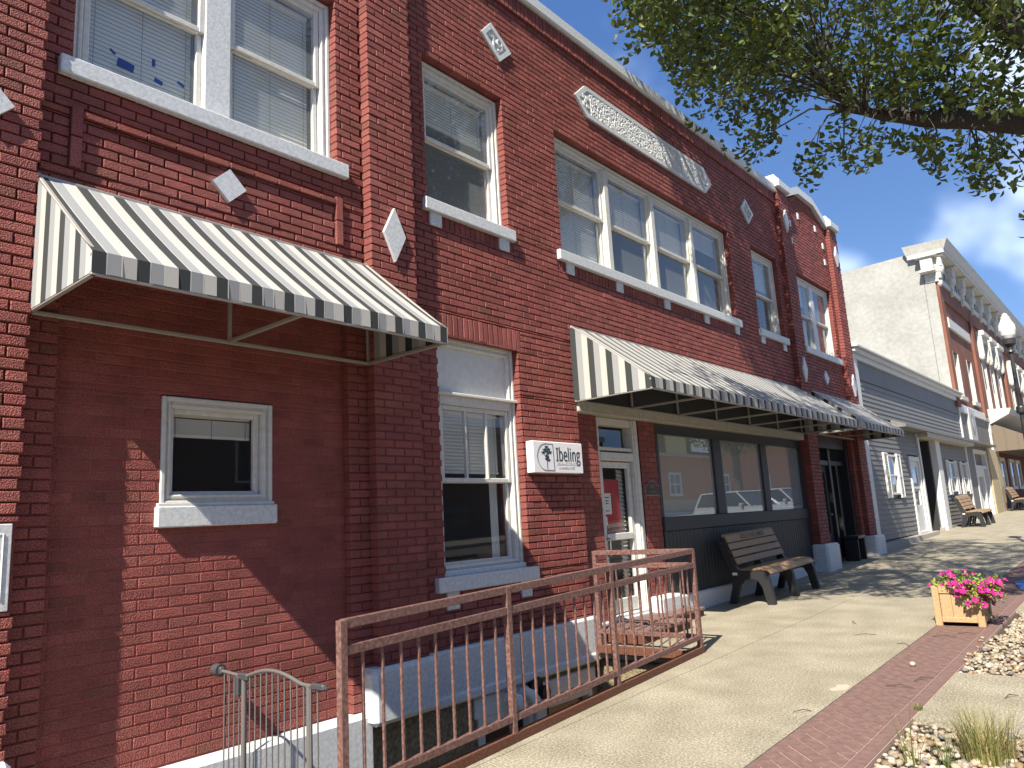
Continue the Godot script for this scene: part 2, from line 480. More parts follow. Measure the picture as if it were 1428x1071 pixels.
func blind(x0: float, x1: float, y0: float, y1: float, z: float, parent: Node, tilt := 0.9, stacked := false) -> void:
	var b := MB.new()
	b.bev(Vector3(x0, y1 - 0.035, z - 0.03), Vector3(x1, y1, z + 0.012), 0.004)
	var y := y1 - 0.045
	var step := 0.034
	var foot := y0 + (0.13 if stacked else 0.02)
	while y > foot:
		var dy := sin(tilt) * 0.0185
		var dz := cos(tilt) * 0.0185
		b.quad(Vector3(x0, y - dy, z - 0.01 + dz), Vector3(x1, y - dy, z - 0.01 + dz), Vector3(x1, y + dy, z - 0.01 - dz), Vector3(x0, y + dy, z - 0.01 - dz))
		y -= step
	if stacked:
		while y > y0 + 0.02:
			b.box(Vector3(x0, y - 0.004, z - 0.024), Vector3(x1, y, z + 0.002)); y -= 0.006
	b.bev(Vector3(x0, y0, z - 0.024), Vector3(x1, y0 + 0.02, z + 0.004), 0.004)
	var o := part("blind", b, M.blind, parent)
	var c := MB.new()
	for f in [0.06, 0.5, 0.94]:
		var x: float = lerpf(x0, x1, f)
		c.box(Vector3(x - 0.002, y0, z + 0.004), Vector3(x + 0.002, y1 - 0.03, z + 0.006))
	part("blind_cord", c, M.cord, parent)

func double_hung(parent: Node, x0: float, x1: float, y0: float, y1: float, ym: float, z: float) -> void:
	# lower sash sits one track further in than the upper
	var u := MB.new()
	sash_bars(u, x0, x1, ym - 0.02, y1, z - 0.045, z - 0.012, 0.045)
	part("upper_sash", u, M.frame_paint, parent)
	pane(x0 + 0.04, x1 - 0.04, ym, y1 - 0.04, z - 0.03, parent, "upper_glass" if y0 > 4.0 else "glass")
	var l := MB.new()
	sash_bars(l, x0, x1, y0, ym + 0.022, z - 0.085, z - 0.05, 0.045, 0.06)
	part("lower_sash", l, M.frame_paint, parent)
	pane(x0 + 0.04, x1 - 0.04, y0 + 0.05, ym - 0.01, z - 0.07, parent, "upper_glass" if y0 > 4.0 else "glass")

func casing(parent: Node, x0: float, x1: float, y0: float, y1: float, z: float, w: float) -> void:
	var f := MB.new()
	# stepped brick-mould: a wide board and a proud outer bead
	sash_bars(f, x0, x1, y0, y1, z - 0.14, z - 0.006, w)
	sash_bars(f, x0, x1, y0, y1, z - 0.02, z + 0.018, w * 0.4)
	sash_bars(f, x0 + w * 0.62, x1 - w * 0.62, y0 + w * 0.62, y1 - w * 0.62, z - 0.03, z + 0.006, w * 0.3)
	part("frame", f, M.frame_paint, parent)

func sill(parent: Node, x0: float, x1: float, y0: float, y1: float, z: float) -> void:
	var s := MB.new()
	s.bev(Vector3(x0, y0, -0.05), Vector3(x1, y1, z), 0.008)
	part("sill", s, M.stone_paint, parent)

func sill_blocks(parent: Node, xs: Array, y0: float, y1: float) -> void:
	for x in xs:
		var s := MB.new()
		s.bev(Vector3(x, y0, -0.02), Vector3(x + 0.155, y1, ZM + 0.014), 0.005)
		part("sill_block", s, M.stone_paint, parent)

func sash_window(b: Node, x0: float, x1: float, units: Array, sx0: float, sx1: float, blocks: Array, blinds: Array) -> void:
	# units: [xa, xb] clear widths between mullions; head 6.14, sill top 4.60
	var w := hub("window", b, Vector3((x0 + x1) * 0.5, 4.6, ZM))
	var z := -0.03
	casing(w, x0, x1, 4.58, 6.145, z, 0.085)
	for i in units.size():
		var a: float = units[i][0]
		var e: float = units[i][1]
		if i > 0:
			var mu := MB.new()
			var p: float = units[i - 1][1]
			mu.bev(Vector3(p, 4.60, z - 0.14), Vector3(a, 6.06, z + 0.004), 0.006)
			if a - p < 0.18:
				mu.bev(Vector3(p + 0.02, 4.60, z), Vector3(a - 0.02, 6.06, z + 0.022), 0.006)
			part("mullion", mu, M.frame_paint if a - p < 0.18 else M.stone_paint, w)
		double_hung(w, a, e, 4.60, 6.06, 5.335, z)
		if blinds[i] < 5.9: blind(a + 0.05, e - 0.05, blinds[i], 6.02, z - 0.12, w, 1.36)
	sill(w, sx0, sx1, 4.475, 4.60, ZM + 0.05)
	sill_blocks(w, blocks, 4.345, 4.475)

func diamond(parent: Node, cx: float, cy: float, hw: float, hh: float, z: float, rimmed := false) -> void:
	var d := MB.new()
	var t := Transform3D()
	var o := PackedVector2Array([Vector2(cx, cy - hh), Vector2(cx + hw, cy), Vector2(cx, cy + hh), Vector2(cx - hw, cy)])
	if rimmed:
		var k := 0.66
		var q := PackedVector2Array([Vector2(cx, cy - hh * k), Vector2(cx + hw * k, cy), Vector2(cx, cy + hh * k), Vector2(cx - hw * k, cy)])
		for i in 4:
			var j := (i + 1) % 4
			d.prism(PackedVector2Array([o[i], o[j], q[j], q[i]]), t, z - 0.06, z + 0.026)
		d.prism(q, t, z - 0.06, z + 0.002)
	else:
		d.prism(o, t, z - 0.06, z + 0.03)
	part("diamond_stone", d, M.stone_paint, parent)

func lozenge(parent: Node, o: PackedVector2Array, z: float) -> void:
	var c := (o[0] + o[1] + o[2] + o[3]) * 0.25
	var q := PackedVector2Array()
	for i in 4:
		var a := (o[(i + 1) % 4] - o[i]).normalized()
		var b := (o[(i + 3) % 4] - o[i]).normalized()
		q.append(o[i] + (a + b) * 0.052)
	var d := MB.new()
	for i in 4:
		var j := (i + 1) % 4
		d.prism(PackedVector2Array([o[i], o[j], q[j], q[i]]), Transform3D(), z - 0.06, z + 0.026)
	d.prism(q, Transform3D(), z - 0.06, z + 0.002)
	part("date_stone", d, M.stone_paint, parent)

func letters(text: String, size: float, depth: float, m: Material, parent: Node, t: Transform3D, called := "lettering", font := "Droid Sans", squeeze := 1.0) -> void:
	var tm := TextMesh.new()
	var f := SystemFont.new()
	f.font_names = PackedStringArray([font])
	tm.font = f; tm.text = text; tm.font_size = 64
	tm.pixel_size = size / 64.0
	tm.depth = depth; tm.curve_step = 2.0
	var o := MeshInstance3D.new()
	o.name = called
	o.mesh = tm
	o.material_override = m
	parent.add_child(o, true)
	o.transform = Transform3D(t.basis * Basis.from_scale(Vector3(squeeze, 1, 1)), t.origin - origin_of(parent))

func red_building() -> void:
	var b := thing("brick_building", "two-storey dark red painted brick building with white sills and diamond stones", "building", Vector3(9.4, 0.2, 0))
	rng.seed = 7
	var wins := [R(1.66, 3.74, 4.56, 6.16), R(4.80, 6.00, 4.56, 6.16), R(6.97, 11.85, 4.56, 6.16), R(12.80, 14.00, 4.56, 6.16), R(15.06, 17.14, 4.56, 6.16)]
	var small := R(2.33, 3.16, 1.70, 2.47)
	var tall := R(4.86, 6.03, 1.00, 3.28)
	var shop := R(7.05, 14.26, -0.5, 2.80)
	var entry := R(14.98, 17.14, -0.5, 2.84)
	# shell: mortar core layers, floors, roof
	var core := MB.new()
	var all := wins + [small, tall, shop, entry]
	backing(core, 0.96, 17.84, -2.3, 7.62, -0.03, -0.30, grown(all, 0.002))
	backing(core, 1.47, 4.01, 3.60, 7.60, ZM - 0.022, -0.03, grown([wins[0]], 0.008))
	backing(core, 1.467, 1.653, 0.1, 3.60, ZM - 0.012, -0.03, [])
	backing(core, 3.827, 4.013, 0.1, 3.60, ZM - 0.012, -0.03, [])
	var flush := MB.new()
	backing(flush, 1.66, 3.82, 0.1, 3.60, -0.004, -0.0299, grown([small], 0.006))
	part("flush_joint", flush, M.flush_mortar, b)
	backing(core, 4.548, 14.252, 0.40, 7.60, ZM - 0.022, -0.03, grown([wins[1], wins[2], wins[3], tall, shop], 0.008))
	backing(core, 14.79, 17.33, 2.84, 7.62, ZM - 0.022, -0.03, grown([wins[4]], 0.008))
	backing(core, 14.787, 14.973, 0.3, 2.84, ZM - 0.012, -0.03, [])
	backing(core, 17.147, 17.333, 0.3, 2.84, ZM - 0.012, -0.03, [])
	for x in [0.96, 4.02, 14.26, 17.34]:
		backing(core, x + 0.008, x + 0.512, 0.1, 7.75, ZP - 0.022, -0.03, [])
	backing(core, 4.026, 4.534, 0.1, 2.95, ZP - 0.009, ZP - 0.0225, [])
	backing(core, 4.55, 4.85, 0.46, 3.25, ZM - 0.010, ZM - 0.0225, [])
	backing(core, 7.05, 7.52, 0.2, 2.69, -0.006, -0.03, [])
	backing(core, 8.47, 8.88, 0.2, 2.69, -0.006, -0.03, [])
	core.box(Vector3(7.05, -0.5, -0.30), Vector3(7.52, 2.69, -0.031))
	core.box(Vector3(8.47, -0.5, -0.30), Vector3(8.88, 2.69, -0.031))
	# raised parapet over each end bay
	for s in [0, 1]:
		var pts := []
		for q in [Vector2(1.48, 7.6), Vector2(1.48, 7.66), Vector2(2.3, 7.98), Vector2(3.2, 7.98), Vector2(4.02, 7.66), Vector2(4.02, 7.6)]:
			pts.append(Vector2(18.8 - q.x, q.y) if s else q)
		core.prism(PackedVector2Array(pts), Transform3D(), -0.28, ZM - 0.016)
	part("wall", core, M.mortar, b)
	var rooms := MB.new()
	rooms.box(Vector3(0.96, -2.3, -11.0), Vector3(1.2, 7.3, -0.301))
	rooms.box(Vector3(17.6, -2.3, -11.0), Vector3(17.84, 7.3, -0.301))
	rooms.box(Vector3(0.96, -2.3, -11.3), Vector3(17.84, 7.3, -11.0))
	rooms.box(Vector3(4.3, -2.2, -10.9), Vector3(4.45, 7.0, -0.32))
	rooms.box(Vector3(6.5, -2.2, -10.9), Vector3(6.65, 7.0, -0.32))
	rooms.box(Vector3(12.3, 3.9, -10.9), Vector3(12.45, 7.0, -0.32))
	rooms.box(Vector3(14.4, -2.2, -10.9), Vector3(14.55, 7.0, -0.32))
	rooms.box(Vector3(6.7, 0.3, -4.2), Vector3(14.3, 3.2, -4.05))
	part("room_wall", rooms, M.interior, b)
	var fl := MB.new()
	fl.box(Vector3(1.2, 3.1, -11.0), Vector3(17.6, 3.55, -0.301))
	fl.box(Vector3(1.2, 0.1, -11.0), Vector3(17.6, 0.33, -0.301))
	part("floor", fl, M.floor_board, b)
	var rf := MB.new()
	rf.box(Vector3(0.96, 7.0, -11.3), Vector3(17.84, 7.31, -0.301))
	part("roof", rf, M.roof_tar, b)
	# ---- bricks
	for x in [0.96, 4.02, 14.26, 17.34]:
		lay(x, x + 0.52, 0.13 if x < 4 else 0.45, 7.68, ZP, 0.12, [R(1.3, 1.46, 1.18, 1.65)] if x < 1 else [], x)
	lay(1.46, 1.66, 0.13, 3.60, ZM, 0.09, [], 1.46, true)
	lay(3.82, 4.02, 0.13, 3.60, ZM, 0.09, [], 3.82, true)
	lay(1.66, 3.82, 0.13, 3.60, 0.0, 0.06, [small], 1.60, true)
	var border := [R(1.66, 1.735, 3.86, 4.285), R(3.71, 3.785, 3.86, 4.285), R(1.735, 3.71, 4.215, 4.285), R(1.46, 4.02, 3.80, 3.865)]
	lay(1.46, 4.02, 3.60, 7.62, ZM, 0.13, [wins[0]] + border, 1.46)
	lay(1.735, 3.71, 4.215, 4.285, ZM + 0.024, 0.06, [], 1.735, true)
	for x in [1.66, 3.71]:
		put_brick(x + 0.004, x + 0.071, 3.865, 4.07, ZM + 0.024, 0.06, true)
		put_brick(x + 0.004, x + 0.071, 4.08, 4.284, ZM + 0.024, 0.06, true)
	lay(1.46, 4.02, 3.80, 3.865, ZM - 0.004, 0.05, [], 1.5)
	var soldier_rows := [R(4.78, 6.10, 3.28, 3.495), R(4.54, 14.26, 7.38, 7.595), R(6.86, 11.95, 4.345, 4.475), R(4.73, 6.07, 4.345, 4.475), R(12.73, 14.10, 4.345, 4.475)]
	lay(4.54, 14.26, 0.45, 7.60, ZM, 0.13, [wins[1], wins[2], wins[3], tall, shop] + soldier_rows, 4.54)
	soldiers(4.78, 6.10, 3.28, 3.495, ZM)
	soldiers(4.54, 14.26, 7.38, 7.595, ZM + 0.03)
	for r in [soldier_rows[2], soldier_rows[3], soldier_rows[4]]:
		soldiers(r.position.x, r.end.x, r.position.y, r.end.y, ZM - 0.008)
	lay(14.78, 17.34, 2.84, 7.62, ZM, 0.13, [wins[4]], 14.78)
	lay(14.78, 14.98, 0.3, 2.84, ZM, 0.13, [], 14.78)
	lay(17.14, 17.34, 0.3, 2.84, ZM, 0.13, [], 17.14)
	lay(7.05, 7.52, 0.2, 2.69, 0.0, 0.05, [], 7.05, true)
	lay(8.47, 8.88, 0.2, 2.69, 0.0, 0.10, [], 8.47, true)
	for s in [0, 1]:     # stepped courses of the end parapets
		for k in 5:
			var w := 0.82 - k * 0.09
			var y := 7.62 + k * BH
			var x0 := 2.75 - (0.45 + w * (1.0 - k / 5.0))
			var x1 := 2.75 + (0.45 + w * (1.0 - k / 5.0))
			lay(18.8 - x1 if s else x0, 18.8 - x0 if s else x1, y, y + BH, ZM, 0.13, [])
	# raised pale courses in the right bay gable
	place_bricks(b)
	# ---- windows
	sash_window(b, 1.66, 3.74, [[1.76, 2.60], [2.81, 3.65]], 1.575, 3.835, [], [4.66, 4.66])
	sash_window(b, 4.80, 6.00, [[4.885, 5.915]], 4.735, 6.07, [4.82, 5.835], [5.56])
	sash_window(b, 6.97, 11.85, [[7.055, 8.12], [8.26, 9.34], [9.48, 10.56], [10.70, 11.765]], 6.865, 11.945, [7.03, 8.12, 9.37, 10.61, 11.73], [4.66, 5.35, 5.35, 5.7])
	sash_window(b, 12.80, 14.00, [[12.885, 13.915]], 12.73, 14.08, [12.81, 13.83], [5.5])
	sash_window(b, 15.06, 17.14, [[15.15, 15.99], [16.21, 17.05]], 14.97, 17.24, [], [5.6, 6.0])
	small_window(b)
	tall_window(b)
	# blue masking tape left on the nearest upstairs pane
	for q in [[1.963, 4.89, 0.045, 0.02, -0.6], [2.053, 4.825, 0.115, 0.065, -0.12], [2.247, 4.934, 0.024, 0.06, 0.0], [2.285, 4.80, 0.06, 0.035, -0.2], [2.452, 4.851, 0.055, 0.022, -0.4]]:
		var tp := MB.new()
		tp.tbox(Transform3D(Basis(Vector3.BACK, q[4]), Vector3(q[0], q[1], -0.0975)), Vector3(q[2], q[3], 0.002))
		part("masking_tape", tp, M.blue_tape, b)
	# ---- stone trim
	var cp := MB.new()
	cp.bev(Vector3(4.50, 7.60, -0.32), Vector3(14.30, 7.765, ZM + 0.075), 0.02)
	part("coping", cp, M.stone_paint, b)
	for x in [0.93, 3.99, 14.23, 17.31]:
		var cap := MB.new()
		cap.bev(Vector3(x - 0.02, 7.69, -0.36), Vector3(x + 0.60, 7.86, ZP + 0.07), 0.02)
		var ap := Vector3(x + 0.29, 8.12, -0.10)
		var a := Vector3(x + 0.02, 7.86, ZP + 0.03)
		var c := Vector3(x + 0.56, 7.86, -0.32)
		var t0 := [Vector3(x + 0.02, 7.86, ZP + 0.03), Vector3(x + 0.56, 7.86, ZP + 0.03), Vector3(x + 0.46, 8.02, ZP - 0.06), Vector3(x + 0.12, 8.02, ZP - 0.06), Vector3(x + 0.02, 7.86, -0.32), Vector3(x + 0.56, 7.86, -0.32), Vector3(x + 0.46, 8.02, -0.22), Vector3(x + 0.12, 8.02, -0.22)]
		cap.hexa(t0)
		part("pier_cap", cap, M.stone_paint, b)
	for s in [0, 1]:
		var cc := MB.new()
		var line := [Vector2(1.46, 7.66), Vector2(2.3, 7.98), Vector2(3.2, 7.98), Vector2(4.02, 7.66)]
		for i in 3:
			var p: Vector2 = line[i]
			var q: Vector2 = line[i + 1]
			if s:
				p = Vector2(18.8 - line[i + 1].x, line[i + 1].y); q = Vector2(18.8 - line[i].x, line[i].y)
			cc.prism(PackedVector2Array([p + Vector2(0, 0.005), q + Vector2(0, 0.005), q + Vector2(0, 0.165), p + Vector2(0, 0.165)]), Transform3D(), -0.32, ZM + 0.07)
		part("coping", cc, M.stone_paint, b)
	diamond(b, 2.745, 4.07, 0.135, 0.13, ZM)
	diamond(b, 4.27, 4.06, 0.125, 0.25, ZP)
	diamond(b, 1.19, 4.08, 0.13, 0.135, ZP)
	diamond(b, 14.52, 4.06, 0.125, 0.25, ZP)
	diamond(b, 17.60, 4.06, 0.125, 0.25, ZP)
	diamond(b, 16.05, 4.07, 0.14, 0.15, ZM)
	diamond(b, 14.52, 7.05, 0.13, 0.24, ZP)
	diamond(b, 17.60, 7.05, 0.13, 0.24, ZP)
	lozenge(b, PackedVector2Array([Vector2(5.87, 7.03), Vector2(5.70, 6.84), Vector2(5.99, 6.60), Vector2(6.205, 6.80)]), ZM)
	lozenge(b, PackedVector2Array([Vector2(12.74, 7.01), Vector2(12.525, 6.785), Vector2(12.80, 6.55), Vector2(13.05, 6.79)]), ZM)
	letters("19", 0.21, 0.035, M.stone_paint, b, Transform3D(Basis(), Vector3(5.955, 6.81, ZM + 0.008)), "date_numeral")
	letters("20", 0.21, 0.035, M.stone_paint, b, Transform3D(Basis(), Vector3(12.79, 6.78, ZM + 0.008)), "date_numeral")
	# long tablet with pointed ends: raised rim, roughcast field
	var rim := MB.new()
	var o := PackedVector2Array([Vector2(7.70, 6.61), Vector2(11.10, 6.61), Vector2(11.34, 6.83), Vector2(11.10, 7.05), Vector2(7.70, 7.05), Vector2(7.46, 6.83)])
	var q2 := PackedVector2Array([Vector2(7.75, 6.665), Vector2(11.05, 6.665), Vector2(11.24, 6.83), Vector2(11.05, 6.995), Vector2(7.75, 6.995), Vector2(7.56, 6.83)])
	for i in 6:
		var j := (i + 1) % 6
		rim.prism(PackedVector2Array([o[i], o[j], q2[j], q2[i]]), Transform3D(), ZM - 0.05, ZM + 0.03)
	part("tablet_rim", rim, M.stone_paint, b)
	var fld := MB.new()
	fld.prism(q2, Transform3D(), ZM - 0.05, ZM + 0.020)
	for x in [7.70, 11.10]:
		for k in [[-0.05, 0.05], [0.03, 0.05], [-0.05, -0.06], [0.03, -0.06], [-0.01, 0.0]]:
			fld.bev(Vector3(x + k[0] - 0.03, 6.83 + k[1] - 0.03, ZM), Vector3(x + k[0] + 0.03, 6.83 + k[1] + 0.03, ZM + 0.034), 0.006)
	part("tablet_field", fld, M.roughcast, b)
	var dab := MB.new()
	dab.blob(Vector3.ZERO, Vector3(1, 1, 0.55), 4, 6)
	var dx := []
	var dc := []
	for i in 3400:
		var q := Vector2(rng.randf_range(7.58, 11.22), rng.randf_range(6.675, 6.985))
		if not Geometry2D.is_point_in_polygon(q, q2) or absf(q.x - 7.70) < 0.12 or absf(q.x - 11.10) < 0.12: continue
		var k := rng.randf_range(0.008, 0.019)
		dx.append(Transform3D(Basis.from_euler(Vector3(0, 0, rng.randf() * TAU)).scaled(Vector3(k, k * 1.3, k)), Vector3(q.x, q.y, ZM + 0.021) - origin_of(b)))
		dc.append(Color(1, 1, 1))
	multi("tablet_relief", dab.mesh(), M.roughcast, dx, dc, b).set_meta("kind", "stuff")
	# framed white block on the left pier
	var pb := MB.new()
	pb.bev(Vector3(0.98, 1.18, 0.05), Vector3(1.45, 1.645, ZP + 0.005), 0.004)
	sash_bars(pb, 1.04, 1.415, 1.23, 1.595, ZP - 0.005, ZP + 0.011, 0.012)
	part("pier_tablet", pb, M.stone_paint, b)
	# pale keys and thin raised string in the right gable
	for q in [[14.98, 6.74], [17.0, 6.74], [15.55, 7.42], [16.6, 7.42], [15.0, 7.12], [17.0, 7.12]]:
		var kb := MB.new()
		kb.bev(Vector3(q[0], q[1], ZM - 0.03), Vector3(q[0] + 0.08, q[1] + 0.14, ZM + 0.02), 0.004)
		part("key_stone", kb, M.stone_paint, b)
	foundation(b)
	shopfront(b)
	right_entry(b)

func place_bricks(b: Node) -> void:
	# the 300 that show largest are pieces of their own; the rest are joined
	var order := []
	for i in bricks.size():
		var k: Array = bricks[i]
		var p := Vector3((k[0] + k[1]) * 0.5, (k[2] + k[3]) * 0.5, k[4])
		var s := pixel(p)
		var d := p - cam_pos
		var area: float = (k[1] - k[0]) * (k[3] - k[2]) * absf(d.z) / pow(d.length(), 3)
		if s.x < 8 or s.x > 1420 or s.y < 4 or s.y > 1066: area *= 0.0
		order.append([area, i])
	order.sort_custom(func(x, y): return x[0] > y[0])
	var cache := {}
	var off := origin_of(b)
	var rest := MB.new()
	for r in order.size():
		var k: Array = bricks[order[r][1]]
		var ch: float = 0.003 if k[7] else 0.005
		if r < 300:
			var w: float = k[1] - k[0]
			var h: float = k[3] - k[2]
			var key := "%d_%d_%d_%d_%s" % [roundi(w * 1000), roundi(h * 1000), k[6], (r % 3), k[7]]
			if not cache.has(key):
				var mb := MB.new()
				mb.col = tone_color(k[6])
				var jj := []
				for i in 4: jj.append(rng.randf_range(-0.0015, 0.0015))
				mb.brick(Vector3(-w / 2, -h / 2, -k[5]), Vector3(w / 2, h / 2, 0), ch, jj)
				cache[key] = mb.mesh()
			var o := MeshInstance3D.new()
			o.name = "brick"
			o.mesh = cache[key]
			o.material_override = M.brick
			b.add_child(o, true)
			o.position = Vector3((k[0] + k[1]) * 0.5, (k[2] + k[3]) * 0.5, k[4]) - off
		else:
			rest.col = tone_color(k[6])
			rest.brick(Vector3(k[0], k[2], k[4] - k[5]), Vector3(k[1], k[3], k[4]), ch, [rng.randf_range(-0.0015, 0.0015), rng.randf_range(-0.0015, 0.0015), rng.randf_range(-0.0015, 0.0015), rng.randf_range(-0.0015, 0.0015)])
	var o := part("brickwork", rest, M.brick, b)
	o.set_meta("kind", "stuff")
	print("bricks ", bricks.size())

func small_window(b: Node) -> void:
	var w := hub("window", b, Vector3(2.74, 1.7, 0))
	casing(w, 2.33, 3.16, 1.735, 2.465, -0.005, 0.075)
	var s := MB.new()
	sash_bars(s, 2.395, 3.085, 1.775, 2.40, -0.09, -0.05, 0.045, 0.055)
	s.bev(Vector3(2.36, 1.735, -0.1), Vector3(3.12, 1.775, -0.01), 0.006)
	part("sash", s, M.frame_paint, w)
	var st := MB.new()
	st.bev(Vector3(2.31, 1.728, -0.05), Vector3(3.165, 1.75, 0.03), 0.004)
	part("stool", st, M.frame_paint, w)
	pane(2.43, 3.05, 1.82, 2.36, -0.07, w)
	blind(2.44, 3.04, 2.205, 2.38, -0.11, w, 0.5, true)
	sill(w, 2.30, 3.18, 1.59, 1.728, 0.05)

func tall_window(b: Node) -> void:
	var w := hub("window", b, Vector3(5.45, 1.06, ZM))
	var z := -0.02
	casing(w, 4.86, 6.03, 1.06, 3.28, z, 0.085)
	var tr := MB.new()
	tr.bev(Vector3(4.94, 2.63, z - 0.12), Vector3(5.95, 2.735, z + 0.012), 0.006)
	tr.bev(Vector3(4.86, 2.715, z - 0.02), Vector3(6.04, 2.745, z + 0.05), 0.006)
	part("transom_rail", tr, M.frame_paint, w)
	var pn := MB.new()
	pn.box(Vector3(4.94, 2.74, z - 0.09), Vector3(5.95, 3.20, z - 0.04))
	part("transom_panel", pn, M.white_paint, w)
	double_hung(w, 4.95, 5.94, 1.11, 2.63, 1.915, z)
	var mu := MB.new()
	for x in [5.30, 5.60]:
		mu.bev(Vector3(x - 0.012, 1.93, z - 0.05), Vector3(x + 0.012, 2.59, z - 0.012), 0.004)
	part("muntin", mu, M.frame_paint, w)
	blind(5.02, 5.88, 1.99, 2.60, z - 0.13, w, 1.25)
	var cu := MB.new()
	for i in 5:
		var x := 5.755 + i * 0.028
		cu.quad(Vector3(x, 1.15, z - 0.16 - 0.02 * (i % 2)), Vector3(x + 0.028, 1.15, z - 0.16 - 0.02 * ((i + 1) % 2)), Vector3(x + 0.028, 2.5, z - 0.16 - 0.02 * ((i + 1) % 2)), Vector3(x, 2.5, z - 0.16 - 0.02 * (i % 2)))
	part("curtain", cu, M.blind, w)
	var lo := MB.new()
	lo.bev(Vector3(4.86, 1.055, -0.1), Vector3(6.03, 1.10, 0.03), 0.006)
	part("stool", lo, M.stone_paint, w)
	sill(w, 4.72, 6.12, 0.925, 1.055, ZM + 0.055)
	sill_blocks(w, [4.85, 5.88], 0.77, 0.925)

func foundation(b: Node) -> void:
	for q in [[0.9, -0.35, -0.02, 3.97, 0.13, 0.14, 0.03], [0.9, -0.35, 0.0, 1.50, 0.42, 0.23, 0.03], [3.90, 0.03, 0.0, 4.60, 0.45, 0.23, 0.035], [4.57, 0.03, -0.02, 7.12, 0.45, 0.135, 0.02], [4.60, 0.0, -0.02, 7.10, 0.09, 0.155, 0.02], [8.46, 0.10, -0.03, 14.20, 0.45, 0.085, 0.02], [8.42, 0.15, -0.03, 8.95, 0.50, 0.16, 0.03], [14.16, 0.15, 0.0, 14.86, 0.80, 0.30, 0.04], [17.24, 0.15, 0.0, 17.92, 0.80, 0.30, 0.04]]:
		var f := MB.new()
		f.bev(Vector3(q[0], q[1], q[2]), Vector3(q[3], q[4], q[5]), q[6])
		part("foundation_block", f, M.stone_paint, b)
	var t := MB.new()
	backing(t, 3.95, 7.06, -2.3, 0.02, 0.06, -0.04, [R(5.18, 5.95, -2.3, -0.20), R(6.10, 6.95, -1.1, -0.26)])
	part("cellar_wall", t, M.stucco_tan, b)
	var t2 := MB.new()
	t2.box(Vector3(0.9, -2.3, 0.0), Vector3(3.95, -0.34, 0.09))
	part("cellar_wall", t2, M.stucco_tan, b)
	var d := hub("cellar_door", b, Vector3(5.55, -2.2, 0.05))
	var fr := MB.new()
	sash_bars(fr, 5.18, 5.95, -2.3, -0.20, -0.03, 0.085, 0.075)
	fr.bev(Vector3(5.14, -0.20, -0.03), Vector3(5.99, -0.02, 0.09), 0.01)
	part("frame", fr, M.white_paint, d)
	var lf := MB.new()
	lf.box(Vector3(5.25, -2.3, -0.02), Vector3(5.88, -0.27, 0.0))
	part("leaf", lf, M.black_paint, d)
	var cw := hub("cellar_window", b, Vector3(6.5, -1.1, 0.05))
	var wf := MB.new()
	sash_bars(wf, 6.10, 6.95, -1.1, -0.26, -0.03, 0.075, 0.06)
	wf.bev(Vector3(6.05, -0.26, -0.03), Vector3(7.0, -0.06, 0.095), 0.01)
	wf.bev(Vector3(5.96, -2.3, 0.03), Vector3(6.08, -0.03, 0.11), 0.01)
	part("frame", wf, M.white_paint, cw)
	pane(6.16, 6.89, -1.04, -0.32, 0.0, cw)
	var sh := MB.new()
	sh.box(Vector3(6.16, -0.8, -0.05), Vector3(6.89, -0.32, -0.04))
	part("shade", sh, M.cream_wall, cw)
	# two white dryer-vent elbows and a black cable reel hung above the cellar door
	for x in [5.56, 5.76]:
		var v := thing("vent_elbow", "white plastic vent elbow turned down above cellar door behind railing", "vent", Vector3(x, -0.1, 0.1), "white vent elbows over the cellar door")
		var vb := MB.new()
		vb.tube([Vector3(x, -0.08, 0.06), Vector3(x, -0.08, 0.16), Vector3(x + 0.02, -0.10, 0.21), Vector3(x + 0.04, -0.15, 0.235), Vector3(x + 0.05, -0.20, 0.24)], 0.05, 14)
		part("pipe", vb, M.white_paint, v)
		var vr := MB.new()
		vr.tube([Vector3(x, -0.08, 0.13), Vector3(x, -0.08, 0.155)], 0.06, 14)
		part("collar", vr, M.white_paint, v)
	var reel := thing("wall_lamp", "black round lamp with hanging cable between vent elbows and cellar window", "lamp", Vector3(6.0, -0.1, 0.12))
	var rb := MB.new()
	rb.tube([Vector3(5.93, -0.05, 0.10), Vector3(5.93, -0.05, 0.16)], 0.085, 16)
	rb.tube([Vector3(6.03, -0.13, 0.10), Vector3(6.03, -0.13, 0.19)], 0.065, 14)
	part("housing", rb, M.black_paint, reel)
	var cb := MB.new()
	cb.tube([Vector3(6.03, -0.13, 0.18), Vector3(6.04, -0.05, 0.2), Vector3(6.06, 0.0, 0.19), Vector3(6.05, -0.08, 0.2), Vector3(6.03, -0.3, 0.19), Vector3(6.02, -0.5, 0.18)], 0.008, 6)
	part("cable", cb, M.black_paint, reel)

